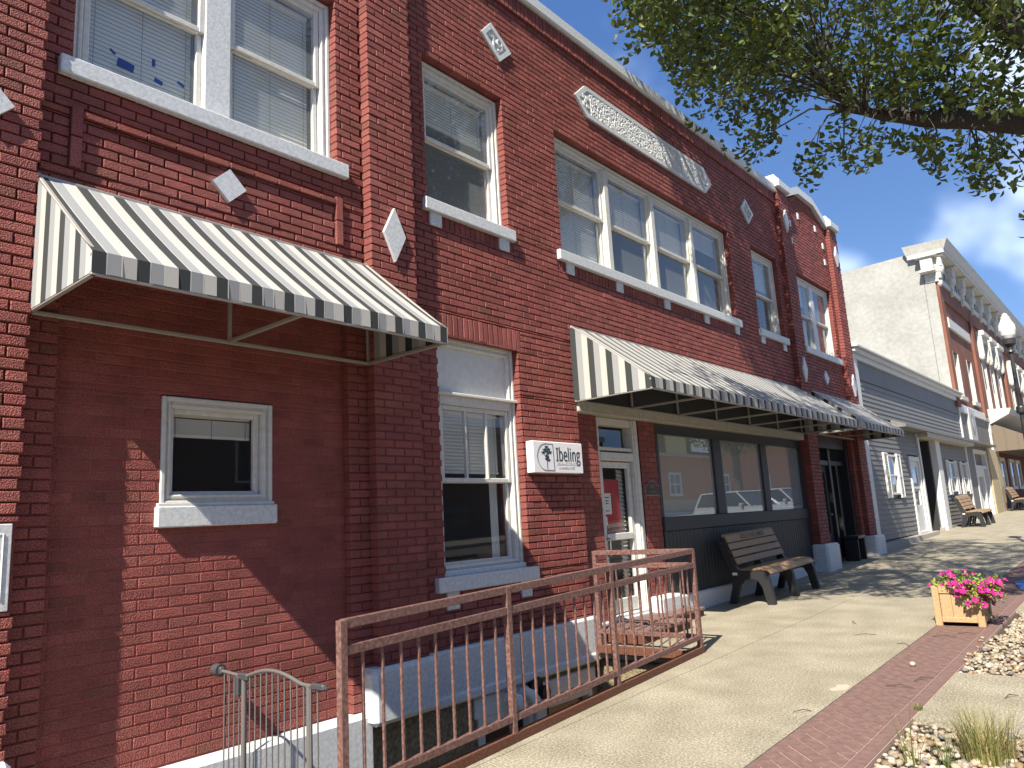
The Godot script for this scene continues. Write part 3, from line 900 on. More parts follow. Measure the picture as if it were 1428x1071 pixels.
func shopfront(b: Node) -> void:
	# beam over door and display window
	var bm := MB.new()
	bm.bev(Vector3(7.04, 2.695, -0.1), Vector3(14.24, 2.81, 0.10), 0.01)
	part("beam", bm, M.beam, b)
	var bb := MB.new()
	bb.bev(Vector3(7.02, 2.812, ZM + 0.001), Vector3(14.2, 3.66, ZM + 0.012), 0.003)
	part("awning_board", bb, M.charcoal, b)
	# glazed door
	var d := hub("shop_door", b, Vector3(8.0, 0.34, -0.05))
	var fr := MB.new()
	fr.bev(Vector3(7.53, 0.34, -0.16), Vector3(7.60, 2.69, -0.03), 0.006)
	fr.bev(Vector3(8.33, 0.34, -0.16), Vector3(8.46, 2.69, -0.012), 0.006)
	fr.bev(Vector3(8.36, 0.34, -0.03), Vector3(8.40, 2.69, 0.002), 0.006)
	fr.bev(Vector3(7.60, 2.17, -0.16), Vector3(8.33, 2.27, -0.02), 0.006)
	fr.bev(Vector3(7.60, 2.29, -0.13), Vector3(8.33, 2.335, -0.035), 0.006)
	fr.bev(Vector3(7.60, 2.60, -0.15), Vector3(8.33, 2.69, -0.03), 0.006)
	fr.bev(Vector3(7.52, 0.30, -0.16), Vector3(8.46, 0.37, 0.02), 0.006)
	part("frame", fr, M.frame_paint, d)
	var lf := MB.new()
	sash_bars(lf, 7.61, 8.32, 0.38, 2.16, -0.12, -0.07, 0.075, 0.16)
	lf.bev(Vector3(7.67, 1.22, -0.115), Vector3(8.25, 1.30, -0.06), 0.006)
	part("leaf", lf, M.frame_paint, d)
	var hd := MB.new()
	hd.tube([Vector3(7.66, 1.05, -0.07), Vector3(7.66, 1.05, -0.02), Vector3(7.66, 1.25, -0.02), Vector3(7.66, 1.25, -0.07)], 0.01, 8)
	part("handle", hd, M.gate_metal, d)
	pane(7.68, 8.25, 0.54, 1.22, -0.095, d)
	pane(7.68, 8.25, 1.30, 2.09, -0.095, d)
	pane(7.60, 8.33, 2.335, 2.60, -0.10, d)
	var rp := MB.new()
	rp.box(Vector3(7.70, 1.42, -0.135), Vector3(8.10, 1.95, -0.13))
	part("red_card", rp, M.red_paper, d)
	var fv := MB.new()
	fv.box(Vector3(7.70, 1.31, -0.135), Vector3(8.12, 1.418, -0.13))
	part("floral_strip", fv, M.floral, d)
	var nt := MB.new()
	nt.box(Vector3(7.72, 1.53, -0.128), Vector3(7.90, 1.78, -0.125))
	nt.box(Vector3(7.71, 1.40, -0.128), Vector3(7.79, 1.50, -0.125))
	part("notice", nt, M.paper, d)
	for k in [[1.73, 0.035], [1.69, 0.025], [1.66, 0.02], [1.57, 0.028]]:
		var ln := MB.new()
		ln.box(Vector3(7.81 - k[1] * 1.4, k[0] - 0.006, -0.125), Vector3(7.81 + k[1] * 1.4, k[0] + 0.006, -0.1235))
		part("print_line", ln, M.letter_dark, d)
	var sd := MB.new()
	var sy := 0.55
	while sy < 2.08:
		sd.tbox(Transform3D(Basis(Vector3.RIGHT, -0.5), Vector3(8.19, sy, -0.17)), Vector3(0.13, 0.05, 0.003))
		sy += 0.05
	part("blind", sd, M.blind, d)
	# charcoal display window
	var w := hub("display_window", b, Vector3(11.5, 0.45, 0))
	var f := MB.new()
	f.bev(Vector3(8.885, 2.555, -0.2), Vector3(14.255, 2.694, -0.01), 0.006)
	f.bev(Vector3(8.885, 1.45, -0.2), Vector3(8.96, 2.555, 0.0), 0.006)
	f.bev(Vector3(10.61, 1.45, -0.2), Vector3(10.875, 2.555, -0.012), 0.006)
	f.bev(Vector3(12.40, 1.45, -0.2), Vector3(12.64, 2.555, -0.012), 0.006)
	f.bev(Vector3(14.19, 1.45, -0.2), Vector3(14.255, 2.555, 0.0), 0.006)
	f.bev(Vector3(8.885, 1.27, -0.22), Vector3(14.255, 1.455, 0.035), 0.01)
	part("frame", f, M.charcoal, w)
	var tb := MB.new()
	var x := 8.90
	while x < 14.2:
		tb.bev(Vector3(x + 0.002, 0.44, -0.03), Vector3(minf(x + 0.098, 14.25), 1.272, 0.012), 0.007)
		x += 0.1
	tb.box(Vector3(8.89, 0.42, -0.1), Vector3(14.25, 1.272, -0.025))
	part("board_panel", tb, M.charcoal, w)
	for q in [[8.96, 10.61], [10.875, 12.40], [12.64, 14.19]]:
		pane(q[0] - 0.01, q[1] + 0.01, 1.44, 2.57, -0.05, w, "shop_glass")
		var st := MB.new()
		st.bev(Vector3(q[0], 1.455, -0.15), Vector3(q[1], 1.505, -0.07), 0.005)
		part("inner_sill", st, M.white_paint, w)
	# inside: counter and pale side panel seen through the first pane
	var ct := thing("shop_counter", "brown counter inside the shop behind the first display pane", "counter", Vector3(10.5, 0.33, -1.6))
	var cb := MB.new()
	cb.bev(Vector3(9.4, 0.33, -2.2), Vector3(13.5, 1.35, -1.5), 0.02)
	part("body", cb, M.floor_board, ct)
	var cs := MB.new()
	cs.bev(Vector3(9.35, 1.35, -2.25), Vector3(13.55, 1.40, -1.45), 0.01)
	part("top", cs, M.brown_metal, ct)

func right_entry(b: Node) -> void:
	var d := hub("entry_door", b, Vector3(16.05, 0.36, -0.3))
	var f := MB.new()
	f.box(Vector3(14.98, 0.30, -0.30), Vector3(15.14, 2.84, -0.02))
	f.box(Vector3(16.98, 0.30, -0.30), Vector3(17.14, 2.84, -0.02))
	f.box(Vector3(14.98, 2.62, -0.30), Vector3(17.14, 2.84, -0.04))
	f.bev(Vector3(15.14, 2.28, -0.27), Vector3(16.98, 2.38, -0.10), 0.006)
	f.bev(Vector3(16.04, 0.36, -0.27), Vector3(16.16, 2.62, -0.09), 0.006)
	f.bev(Vector3(16.50, 0.36, -0.27), Vector3(16.58, 2.28, -0.11), 0.006)
	f.box(Vector3(15.14, 0.33, -0.27), Vector3(16.98, 0.42, -0.10))
	part("frame", f, M.black_paint, d)
	var lf := MB.new()
	sash_bars(lf, 15.16, 16.03, 0.42, 2.27, -0.22, -0.16, 0.13, 0.5)
	part("leaf", lf, M.charcoal, d)
	pane(15.28, 15.92, 0.9, 2.16, -0.19, d)
	pane(15.15, 16.04, 2.38, 2.62, -0.18, d)
	pane(16.16, 16.98, 2.38, 2.62, -0.18, d)
	var pn := MB.new()
	pn.box(Vector3(16.16, 0.42, -0.24), Vector3(16.5, 2.28, -0.2))
	pn.box(Vector3(16.58, 0.42, -0.24), Vector3(16.98, 2.28, -0.2))
	part("side_panel", pn, M.charcoal, d)
	var hd := MB.new()
	hd.lathe(Vector3(15.92, 1.30, -0.13), [Vector2(0, -0.03), Vector2(0.03, -0.02), Vector2(0.03, 0.02), Vector2(0, 0.03)], 10)
	part("handle", hd, M.gate_metal, d)

# ---------------------------------------------------------------- awnings
func stripe(k: int) -> Color:
	return [Color(0.034, 0.036, 0.039), Color(0.285, 0.293, 0.295), Color(0.455, 0.447, 0.41)][k % 3]

func sheet(mb: MB, a: Vector3, b: Vector3, c: Vector3, d: Vector3) -> void:
	var nn := (b - a).cross(c - a).normalized() * 0.002
	mb.quad(a + nn, b + nn, c + nn, d + nn)
	mb.quad(b - nn, a - nn, d - nn, c - nn)

func awning(label: String, x0: float, x1: float, zb: float, zf: float, yb: float, yt: float, sections: int) -> void:
	var t := thing("awning", label, "awning", Vector3((x0 + x1) * 0.5, yb, zb))
	var val := 0.118
	var count := int(round((x1 - x0) / 0.0767))
	if count % 3 != 1: count += 1 if count % 3 == 0 else -1
	var w := (x1 - x0) / count
	var top := MB.new()
	var vl := MB.new()
	var sag := 0.012
	for i in count:
		var xa := x0 + i * w
		var line := 0.006
		for half in 2:
			var a := xa + (w - line) * half
			var e := xa + (w - line if half == 0 else w)
			var col: Color = stripe(i) if half == 0 else Color(0.52, 0.52, 0.49)
			if half == 1 and i % 3 == 2: col = stripe(i)
			top.col = col; vl.col = col
			for s in 4:   # the cloth sags a little between front bar and wall
				var f0 := s / 4.0
				var f1 := (s + 1) / 4.0
				var p0 := Vector3(0, lerpf(yb + val, yt, f0) - sag * 4 * f0 * (1 - f0), lerpf(zf, zb, f0))
				var p1 := Vector3(0, lerpf(yb + val, yt, f1) - sag * 4 * f1 * (1 - f1), lerpf(zf, zb, f1))
				sheet(top, p0 + Vector3(a, 0, 0), p0 + Vector3(e, 0, 0), p1 + Vector3(e, 0, 0), p1 + Vector3(a, 0, 0))
			var wv := 0.004 * sin(i * 1.7)
			sheet(vl, Vector3(a, yb, zf + 0.004 + wv), Vector3(e, yb, zf + 0.004 + wv), Vector3(e, yb + val, zf + 0.004), Vector3(a, yb + val, zf + 0.004))
	part("canopy", top, M.awning, t)
	part("valance", vl, M.awning, t)
	for sgn in [0, 1]:
		var x: float = x1 - 0.002 if sgn else x0 + 0.002
		var ep := MB.new()
		var nn := int(round((zf - zb) / 0.0767))
		var dz := (zf - zb) / nn
		for i in nn:
			ep.col = stripe(i)
			var za := zb + i * dz
			var zc := za + dz
			var h := func(zz: float) -> float: return lerpf(yb + val, yt, (zf - zz) / (zf - zb)) - 0.004
			var q := [Vector3(x, yb, za), Vector3(x, yb, zc), Vector3(x, h.call(zc), zc), Vector3(x, h.call(za), za)]
			if sgn: sheet(ep, q[1], q[0], q[3], q[2])
			else: sheet(ep, q[0], q[1], q[2], q[3])
		part("end_panel", ep, M.awning, t)
	var r := 0.013
	var bars := [[Vector3(x0, yb, zf - 0.012), Vector3(x1, yb, zf - 0.012)], [Vector3(x0, yb, zb + 0.02), Vector3(x1, yb, zb + 0.02)], [Vector3(x0, yt - 0.02, zb + 0.02), Vector3(x1, yt - 0.02, zb + 0.02)], [Vector3(x0, yb + val - 0.02, zf - 0.014), Vector3(x1, yb + val - 0.02, zf - 0.014)]]
	for x in [x0 + 0.016, x1 - 0.016]:
		bars.append([Vector3(x, yb, zb), Vector3(x, yb, zf)])
		bars.append([Vector3(x, yb + val, zf - 0.02), Vector3(x, yt - 0.02, zb + 0.02)])
		bars.append([Vector3(x, yb, zb + 0.02), Vector3(x, yt, zb + 0.02)])
	for i in range(1, sections):
		var x := lerpf(x0, x1, float(i) / sections)
		bars.append([Vector3(x, yb + 0.005, zb + 0.022), Vector3(x, yb + 0.005, zf - 0.012)])
		bars.append([Vector3(x, yb, zb + 0.03), Vector3(x, yt - 0.03, zb + 0.03)])
		bars.append([Vector3(x, yb + val - 0.03, zf - 0.03), Vector3(x, yt - 0.04, zb + 0.03)])
	for q in bars:
		var m := MB.new()
		var p: Vector3 = q[0]
		var e: Vector3 = q[1]
		var dir := (e - p).normalized()
		var bx := Basis.looking_at(dir, Vector3.UP if absf(dir.y) < 0.9 else Vector3.RIGHT)
		m.tbev(Transform3D(bx, (p + e) * 0.5), Vector3(r * 2, r * 2, p.distance_to(e)), 0.004)
		part("frame_bar", m, M.awning_bar, t)

# ---------------------------------------------------------------- signs
func shop_sign() -> void:
	var x0 := 6.075
	var x1 := 6.945
	var y0 := 1.985
	var y1 := 2.315
	var z := 0.165
	var s := thing("wall_sign", "white box sign with black pine tree emblem mounted on brick beside tall window", "sign", Vector3((x0 + x1) * 0.5, y0, ZM))
	var b := MB.new()
	b.bev(Vector3(x0, y0, ZM), Vector3(x1, y1, z), 0.006)
	part("box", b, M.sign_white, s)
	var cy := (y0 + y1) * 0.5
	# D-shaped outline
	var o := MB.new()
	var pts := []
	pts.append(Vector3(x0 + 0.345, cy - 0.135, z + 0.001)); pts.append(Vector3(x0 + 0.335, cy + 0.14, z + 0.001)); pts.append(Vector3(x0 + 0.20, cy + 0.14, z + 0.001))
	for k in 13:
		var an := PI * 0.5 + PI * k / 12.0
		pts.append(Vector3(x0 + 0.20 + cos(an) * 0.135, cy + sin(an) * 0.1375, z + 0.001))
	pts.append(Vector3(x0 + 0.345, cy - 0.1375, z + 0.001))
	o.tube(pts, 0.0026, 5)
	part("emblem_outline", o, M.letter_dark, s)
	var tr := MB.new()
	tr.box(Vector3(x0 + 0.222, cy - 0.125, z), Vector3(x0 + 0.227, cy + 0.04, z + 0.003))
	part("emblem_trunk", tr, M.letter_green, s)
	var fo := MB.new()
	var r2 := RandomNumberGenerator.new()
	r2.seed = 3
	for k in [[0.0, 0.105, 0.045], [-0.03, 0.075, 0.05], [0.035, 0.08, 0.05], [-0.055, 0.045, 0.05], [0.055, 0.05, 0.055], [0.0, 0.06, 0.05], [0.02, 0.035, 0.03], [-0.005, 0.01, 0.045], [0.02, 0.0, 0.04], [-0.005, -0.02, 0.05], [0.03, -0.03, 0.045]]:
		var py := PackedVector2Array()
		var m := 11
		for i in m:
			var an := TAU * i / m
			var rr: float = k[2] * (1.0 if i % 2 else 0.5) * r2.randf_range(0.7, 1.1)
			py.append(Vector2(x0 + 0.224 + k[0] + cos(an) * rr * 0.9, cy + k[1] + sin(an) * rr * 0.48))
		fo.prism(py, Transform3D(), z - 0.001, z + 0.002 + 0.0003 * r2.randf())
	part("emblem_foliage", fo, M.letter_green, s)
	letters("Ibeling", 0.195, 0.004, M.letter_dark, s, Transform3D(Basis(), Vector3(x0 + 0.60, cy + 0.03, z + 0.001)), "lettering", "Droid Sans", 0.74)
	letters("INSURANCE SERVICES", 0.040, 0.003, M.letter_grey, s, Transform3D(Basis(), Vector3(x0 + 0.575, cy - 0.065, z + 0.001)), "lettering", "Droid Sans", 0.95)
	letters("a subsidiary of GSB", 0.036, 0.003, M.letter_grey, s, Transform3D(Basis(), Vector3(x0 + 0.565, cy - 0.105, z + 0.001)), "lettering", "Droid Sans", 0.9)
	# bronze address plaque on the pier right of the shop door
	var p := thing("address_plaque", "dark bronze arched address plaque on brick pier beside shop door", "plaque", Vector3(8.67, 1.74, 0.01))
	var poly := PackedVector2Array([Vector2(8.50, 1.735), Vector2(8.845, 1.735), Vector2(8.845, 1.87), Vector2(8.80, 1.875)])
	var inner := PackedVector2Array([Vector2(8.512, 1.747), Vector2(8.833, 1.747), Vector2(8.833, 1.86), Vector2(8.795, 1.864)])
	for k in 9:
		var an := PI * k / 8.0
		poly.append(Vector2(8.672 + cos(an) * 0.105, 1.875 + sin(an) * 0.055))
		inner.append(Vector2(8.672 + cos(an) * 0.095, 1.866 + sin(an) * 0.05))
	poly.append(Vector2(8.545, 1.875)); poly.append(Vector2(8.50, 1.87))
	inner.append(Vector2(8.55, 1.864)); inner.append(Vector2(8.512, 1.86))
	var e := MB.new()
	e.prism(poly, Transform3D(), 0.0, 0.014)
	part("rim", e, M.bronze_edge, p)
	var f := MB.new()
	f.prism(inner, Transform3D(), 0.012, 0.017)
	part("face", f, M.bronze, p)
	letters("815", 0.075, 0.004, M.bronze_edge, p, Transform3D(Basis(), Vector3(8.672, 1.855, 0.018)))
	letters("OLD MAIN", 0.042, 0.004, M.bronze_edge, p, Transform3D(Basis(), Vector3(8.672, 1.785, 0.018)))

# ---------------------------------------------------------------- ground
func slab(mb: MB, pts: Array, off: float, thick: float) -> void:
	# pts: (x, z) outline; the top follows the slope of the street
	var poly := PackedVector2Array(pts)
	if Geometry2D.is_polygon_clockwise(poly): poly.reverse()
	var ix := Geometry2D.triangulate_polygon(poly)
	var P := func(q: Vector2, d: float) -> Vector3: return Vector3(q.x, gy(q.x) + off - d, q.y)
	for i in range(0, ix.size(), 3):
		var a := poly[ix[i]]
		var b := poly[ix[i + 1]]
		var e := poly[ix[i + 2]]
		if (b - a).cross(e - a) < 0:
			var s := b
			b = e; e = s
		mb.tri(P.call(a, 0.0), P.call(e, 0.0), P.call(b, 0.0))
	for i in poly.size():
		var a := poly[i]
		var b := poly[(i + 1) % poly.size()]
		mb.quad(P.call(a, 0.0), P.call(b, 0.0), P.call(b, thick), P.call(a, thick))

func rail_z(x: float) -> float:
	return 1.745 - 0.0545 * x

func ground() -> void:
	# road and far side first, as one sheet to the horizon
	var e := MB.new()
	for q in [[-400.0, 2.0, -0.16], [2.0, 7.06, -0.16], [7.06, 500.0, -0.16]]:
		var z0: float = 1.8 if q[0] == 2.0 else -0.3
		e.quad(Vector3(q[0], gy(q[0]) + q[2], 400), Vector3(q[1], gy(q[1]) + q[2], 400), Vector3(q[1], gy(q[1]) + q[2], z0), Vector3(q[0], gy(q[0]) + q[2], z0))
	e.quad(Vector3(-400, gy(-400) - 0.16, -0.3), Vector3(0.9, gy(0.9) - 0.16, -0.3), Vector3(0.9, gy(0.9) - 0.16, -400), Vector3(-400, gy(-400) - 0.16, -400))
	e.quad(Vector3(17.9, gy(17.9) - 0.16, -0.3), Vector3(500, gy(500) - 0.16, -0.3), Vector3(500, gy(500) - 0.16, -400), Vector3(17.9, gy(17.9) - 0.16, -400))
	struct("road", e, M.asphalt)
	# sidewalk slabs with open joints
	var sw := Node3D.new()
	sw.name = "sidewalk"
	add_child(sw)
	sw.set_meta("kind", "structure")
	var cuts := [-8.0, -2.0, 12.9, 18.6, 24.3, 30.0, 36.0, 42.0, 48.0, 54.0, 60.0, 72.0]
	for i in cuts.size() - 1:
		var s := MB.new()
		slab(s, [Vector2(cuts[i] + 0.003, 1.623), Vector2(cuts[i + 1] - 0.003, 1.623), Vector2(cuts[i + 1] - 0.003, 2.995), Vector2(cuts[i] + 0.003, 2.995)], 0.0, 0.14)
		part("slab", s, M.concrete, sw)
	var inner := [-8.0, 0.6, 2.2]
	for i in 2:
		var s := MB.new()
		slab(s, [Vector2(inner[i] + 0.003, 0.0), Vector2(inner[i + 1] - 0.003, 0.0), Vector2(inner[i + 1] - 0.003, 1.617), Vector2(inner[i] + 0.003, 1.617)], 0.0, 0.14)
		part("slab", s, M.concrete, sw)
	var edge := MB.new()
	slab(edge, [Vector2(2.2, rail_z(2.2) - 0.05), Vector2(7.06, rail_z(7.06) - 0.05), Vector2(7.06, 1.617), Vector2(2.2, 1.617)], 0.0, 0.16)
	part("slab", edge, M.concrete, sw)
	var cuts2 := [7.063, 12.9, 18.6, 24.3, 30.0, 36.0, 42.0, 48.0, 54.0, 60.0, 72.0]
	for i in cuts2.size() - 1:
		var s := MB.new()
		slab(s, [Vector2(cuts2[i] + 0.003, -0.28), Vector2(cuts2[i + 1] - 0.003, -0.28), Vector2(cuts2[i + 1] - 0.003, 1.617), Vector2(cuts2[i] + 0.003, 1.617)], 0.0, 0.14)
		part("slab", s, M.concrete, sw)
	# pink paint smudge and the blue painted patch
	var pk := MB.new()
	slab(pk, [Vector2(6.02, 2.90), Vector2(6.07, 2.86), Vector2(6.13, 2.89), Vector2(6.20, 2.88), Vector2(6.25, 2.93), Vector2(6.22, 2.975), Vector2(6.10, 2.985)], 0.003, 0.002)
	tag(part("paint_smudge", pk, M.pink_paint, self), "faded pink paint smudge on concrete beside the red brick band", "paint mark")
	var bl := MB.new()
	slab(bl, [Vector2(12.0, 3.40), Vector2(12.8, 3.22), Vector2(13.4, 3.50), Vector2(12.4, 3.70)], 0.012, 0.006)
	tag(part("blue_patch", bl, M.blue_paint, self), "blue painted patch on red paving beyond the flower planter", "paint mark")
	# stamped red band: joint bed, herringbone pieces, soldier border
	var band := MB.new()
	slab(band, [Vector2(-8, 3.0), Vector2(72, 3.0), Vector2(72, 3.55), Vector2(-8, 3.55)], -0.004, 0.14)
	var bo := struct("red_paving", band, M.stamped_joint)
	var rp := RandomNumberGenerator.new()
	rp.seed = 11
	var n := 0
	var far := MB.new()
	var L := 0.198
	var W := 0.099
	for i in range(-60, 330):
		for j in range(-8, 60):
			# herringbone at 45 degrees: an L of two pieces repeats along both diagonals
			for k in 2:
				var u := Vector2(i * W, i * W) + Vector2(j * 2 * L * 0.5, -j * 2 * L * 0.5)
				var r0 := Rect2(u, Vector2(L, W)) if k == 0 else Rect2(u + Vector2(0, W), Vector2(W, L))
				var ctr := r0.get_center()
				var rot := ctr.rotated(PI / 4)
				var cz := 3.0 + rot.x
				var cx := rot.y + 0.0
				if cx < 3.6 or cx > 22.0 or cz < 2.9 or cz > 3.5: continue
				var pl := PackedVector2Array()
				var r1 := r0.grow(-0.0042)
				for q in [r1.position, Vector2(r1.end.x, r1.position.y), r1.end, Vector2(r1.position.x, r1.end.y)]:
					var z: Vector2 = q.rotated(PI / 4)
					pl.append(Vector2(z.y, 3.0 + z.x))
				var clip := Geometry2D.intersect_polygons(pl, PackedVector2Array([Vector2(-8, 3.004), Vector2(72, 3.004), Vector2(72, 3.445), Vector2(-8, 3.445)]))
				if clip.is_empty(): continue
				var mb := MB.new()
				if cx < 10.5 and n < 280:
					slab(mb, Array(clip[0]), rp.randf_range(-0.0008, 0.0008), 0.006)
					part("paving_brick", mb, M.stamped, bo)
					n += 1
				else:
					slab(far, Array(clip[0]), rp.randf_range(-0.0008, 0.0008), 0.006)
	var fo := part("paving_bricks_far", far, M.stamped, bo)
	fo.set_meta("kind", "stuff")
	var bx := -2.0
	var bd := MB.new()
	while bx < 40.0:
		slab(bd, [Vector2(bx + 0.004, 3.452), Vector2(bx + 0.596, 3.452), Vector2(bx + 0.596, 3.546), Vector2(bx + 0.004, 3.546)], 0.0, 0.006)
		bx += 0.6
	part("border_course", bd, M.stamped, bo).set_meta("kind", "stuff")
	var rest := MB.new()
	slab(rest, [Vector2(22.0, 3.004), Vector2(70, 3.004), Vector2(70, 3.445), Vector2(22.0, 3.445)], 0.0, 0.004)
	part("far_paving", rest, M.stamped, bo)
	# beds of stones with a concrete crossing between them
	var cr := MB.new()
	slab(cr, [Vector2(5.55, 3.553), Vector2(6.95, 3.553), Vector2(6.95, 6.0), Vector2(5.2, 6.0)], 0.0, 0.14)
	struct("crossing_path", cr, M.concrete)
	var bed := MB.new()
	slab(bed, [Vector2(-8, 3.553), Vector2(5.54, 3.553), Vector2(5.19, 6.0), Vector2(-8, 6.0)], -0.03, 0.14)
	slab(bed, [Vector2(6.96, 3.553), Vector2(10.2, 3.553), Vector2(10.2, 6.0), Vector2(6.96, 6.0)], -0.03, 0.14)
	struct("planting_bed", bed, M.soil)
	var far_side := MB.new()
	slab(far_side, [Vector2(10.21, 3.553), Vector2(72, 3.553), Vector2(72, 6.0), Vector2(10.21, 6.0)], -0.002, 0.14)
	struct("verge_paving", far_side, M.concrete)
	var kb := MB.new()
	slab(kb, [Vector2(-8, 6.0), Vector2(72, 6.0), Vector2(72, 6.18), Vector2(-8, 6.18)], 0.0, 0.2)
	slab(kb, [Vector2(-8, 20.0), Vector2(130, 20.0), Vector2(130, 26.3), Vector2(-8, 26.0)], 0.0, 0.2)
	struct("kerb", kb, M.kerb_concrete)
	gravel()

func multi(called: String, mesh: Mesh, m: Material, xf: Array, cols: Array, parent: Node) -> MultiMeshInstance3D:
	var mm := MultiMesh.new()
	mm.transform_format = MultiMesh.TRANSFORM_3D
	mm.use_colors = true
	mm.mesh = mesh
	mm.instance_count = xf.size()
	for i in xf.size():
		mm.set_instance_transform(i, xf[i])
		mm.set_instance_color(i, cols[i])
	var o := MultiMeshInstance3D.new()
	o.name = called if parent != self else numbered(called)
	o.multimesh = mm
	o.material_override = m
	parent.add_child(o, true)
	return o

func gravel() -> void:
	var r := RandomNumberGenerator.new()
	r.seed = 5
	var st := MB.new()
	st.blob(Vector3.ZERO, Vector3(1, 0.6, 0.8), 5, 7)
	var xf := []
	var cs := []
	for i in 9000:
		var x := r.randf_range(6.97, 10.1)
		var z := r.randf_range(3.5, 6.0)
		var near := i < 2700
		if near:
			x = r.randf_range(3.9, 5.53 - 0.14 * 0.5)
			z = r.randf_range(3.58, 5.2)
		if near and x > 5.52 - (z - 3.55) * 0.143: continue
		if not near and z < 3.56 and r.randf() < 0.85: continue
		if not near and x > 8.6 and z < 3.62: continue
		var s := r.randf_range(0.010, 0.026) * (1.0 if r.randf() < 0.85 else 1.5)
		var y := gy(x) - 0.03 + r.randf_range(0.0, 0.030)
		if z < 3.56: y = gy(x) + s * 0.4
		var bs := Basis.from_euler(Vector3(r.randf_range(-0.5, 0.5), r.randf() * TAU, r.randf_range(-0.5, 0.5))).scaled(Vector3.ONE * s)
		xf.append(Transform3D(bs, Vector3(x, y, z)))
		var k := r.randf()
		var c := Color(0.50, 0.42, 0.29) if k < 0.5 else (Color(0.60, 0.54, 0.43) if k < 0.72 else (Color(0.40, 0.27, 0.15) if k < 0.84 else (Color(0.24, 0.23, 0.22) if k < 0.94 else Color(0.30, 0.20, 0.16))))
		cs.append(c * r.randf_range(0.42, 0.75))
	var o := multi("gravel", st.mesh(), M.pebble, xf, cs, self)
	o.set_meta("kind", "stuff")
	tag(o, "loose pale river stones filling the beds beside the red paving", "gravel")
	# one stone lying out on the red band
	var p := MB.new()
	p.blob(Vector3(7.05, gy(7.05) + 0.018, 3.22), Vector3(0.028, 0.02, 0.024), 6, 9)
	p.col = Color(1, 1, 1)
	tag(part("loose_stone", p, M.pale_stone, self), "single pale stone lying alone on the red paving band", "stone")
	# fallen twigs
	for q in [[5.4, 2.9], [6.3, 3.3], [6.6, 3.4], [7.9, 2.95], [8.4, 3.2], [8.3, 2.5], [9.0, 2.2], [6.3, 4.0], [8.6, 3.35]]:
		var t := MB.new()
		var an := r.randf() * TAU
		var d := Vector3(cos(an), 0, sin(an)) * r.randf_range(0.06, 0.13)
		var c := Vector3(q[0], gy(q[0]) + 0.006, q[1])
		t.tube([c - d + Vector3(0, -d.x * -SLOPE, 0) * 0.0, c + Vector3(d.z, 0.05, -d.x) * 0.2 + Vector3(0, 0.004, 0), c + d], [0.003, 0.0035, 0.002], 5)
		tag(part("fallen_twig", t, M.twig, self), "thin dry twig fallen on the paving", "twig", "dry twigs fallen on the paving")

func grass_clump(label: String, at: Vector3, count: int, h: float, spread: float, sd: int, dry: float) -> void:
	var g := thing("grass_clump", label, "grass", at)
	var r := RandomNumberGenerator.new()
	r.seed = sd
	var m := MB.new()
	for i in count:
		var an := r.randf() * TAU
		var o := Vector3(cos(an), 0, sin(an)) * spread * sqrt(r.randf())
		var lean := Vector3(cos(an + r.randf_range(-1, 1)), 0, sin(an + r.randf_range(-1, 1))) * r.randf_range(0.05, 0.5) * h
		var hh := h * r.randf_range(0.45, 1.0)
		var w := r.randf_range(0.002, 0.0045)
		var s := Vector3(-lean.z, 0, lean.x).normalized() * w
		m.col = Color(0.10, 0.15, 0.03).lerp(Color(0.36, 0.29, 0.13), dry if r.randf() < dry else r.randf() * 0.3) * r.randf_range(0.7, 1.2)
		var pts := []
		for k in 5:
			var f := k / 4.0
			pts.append(o + Vector3(0, hh * (f - 0.25 * f * f * lean.length() / h), 0) + lean * f * f)
		for k in 4:
			var w0 := s * (1.0 - k / 4.2)
			var w1 := s * (1.0 - (k + 1) / 4.2)
			m.quad(pts[k] - w0, pts[k] + w0, pts[k + 1] + w1, pts[k + 1] - w1)
	part("blades", m, M.leaf, g, true)

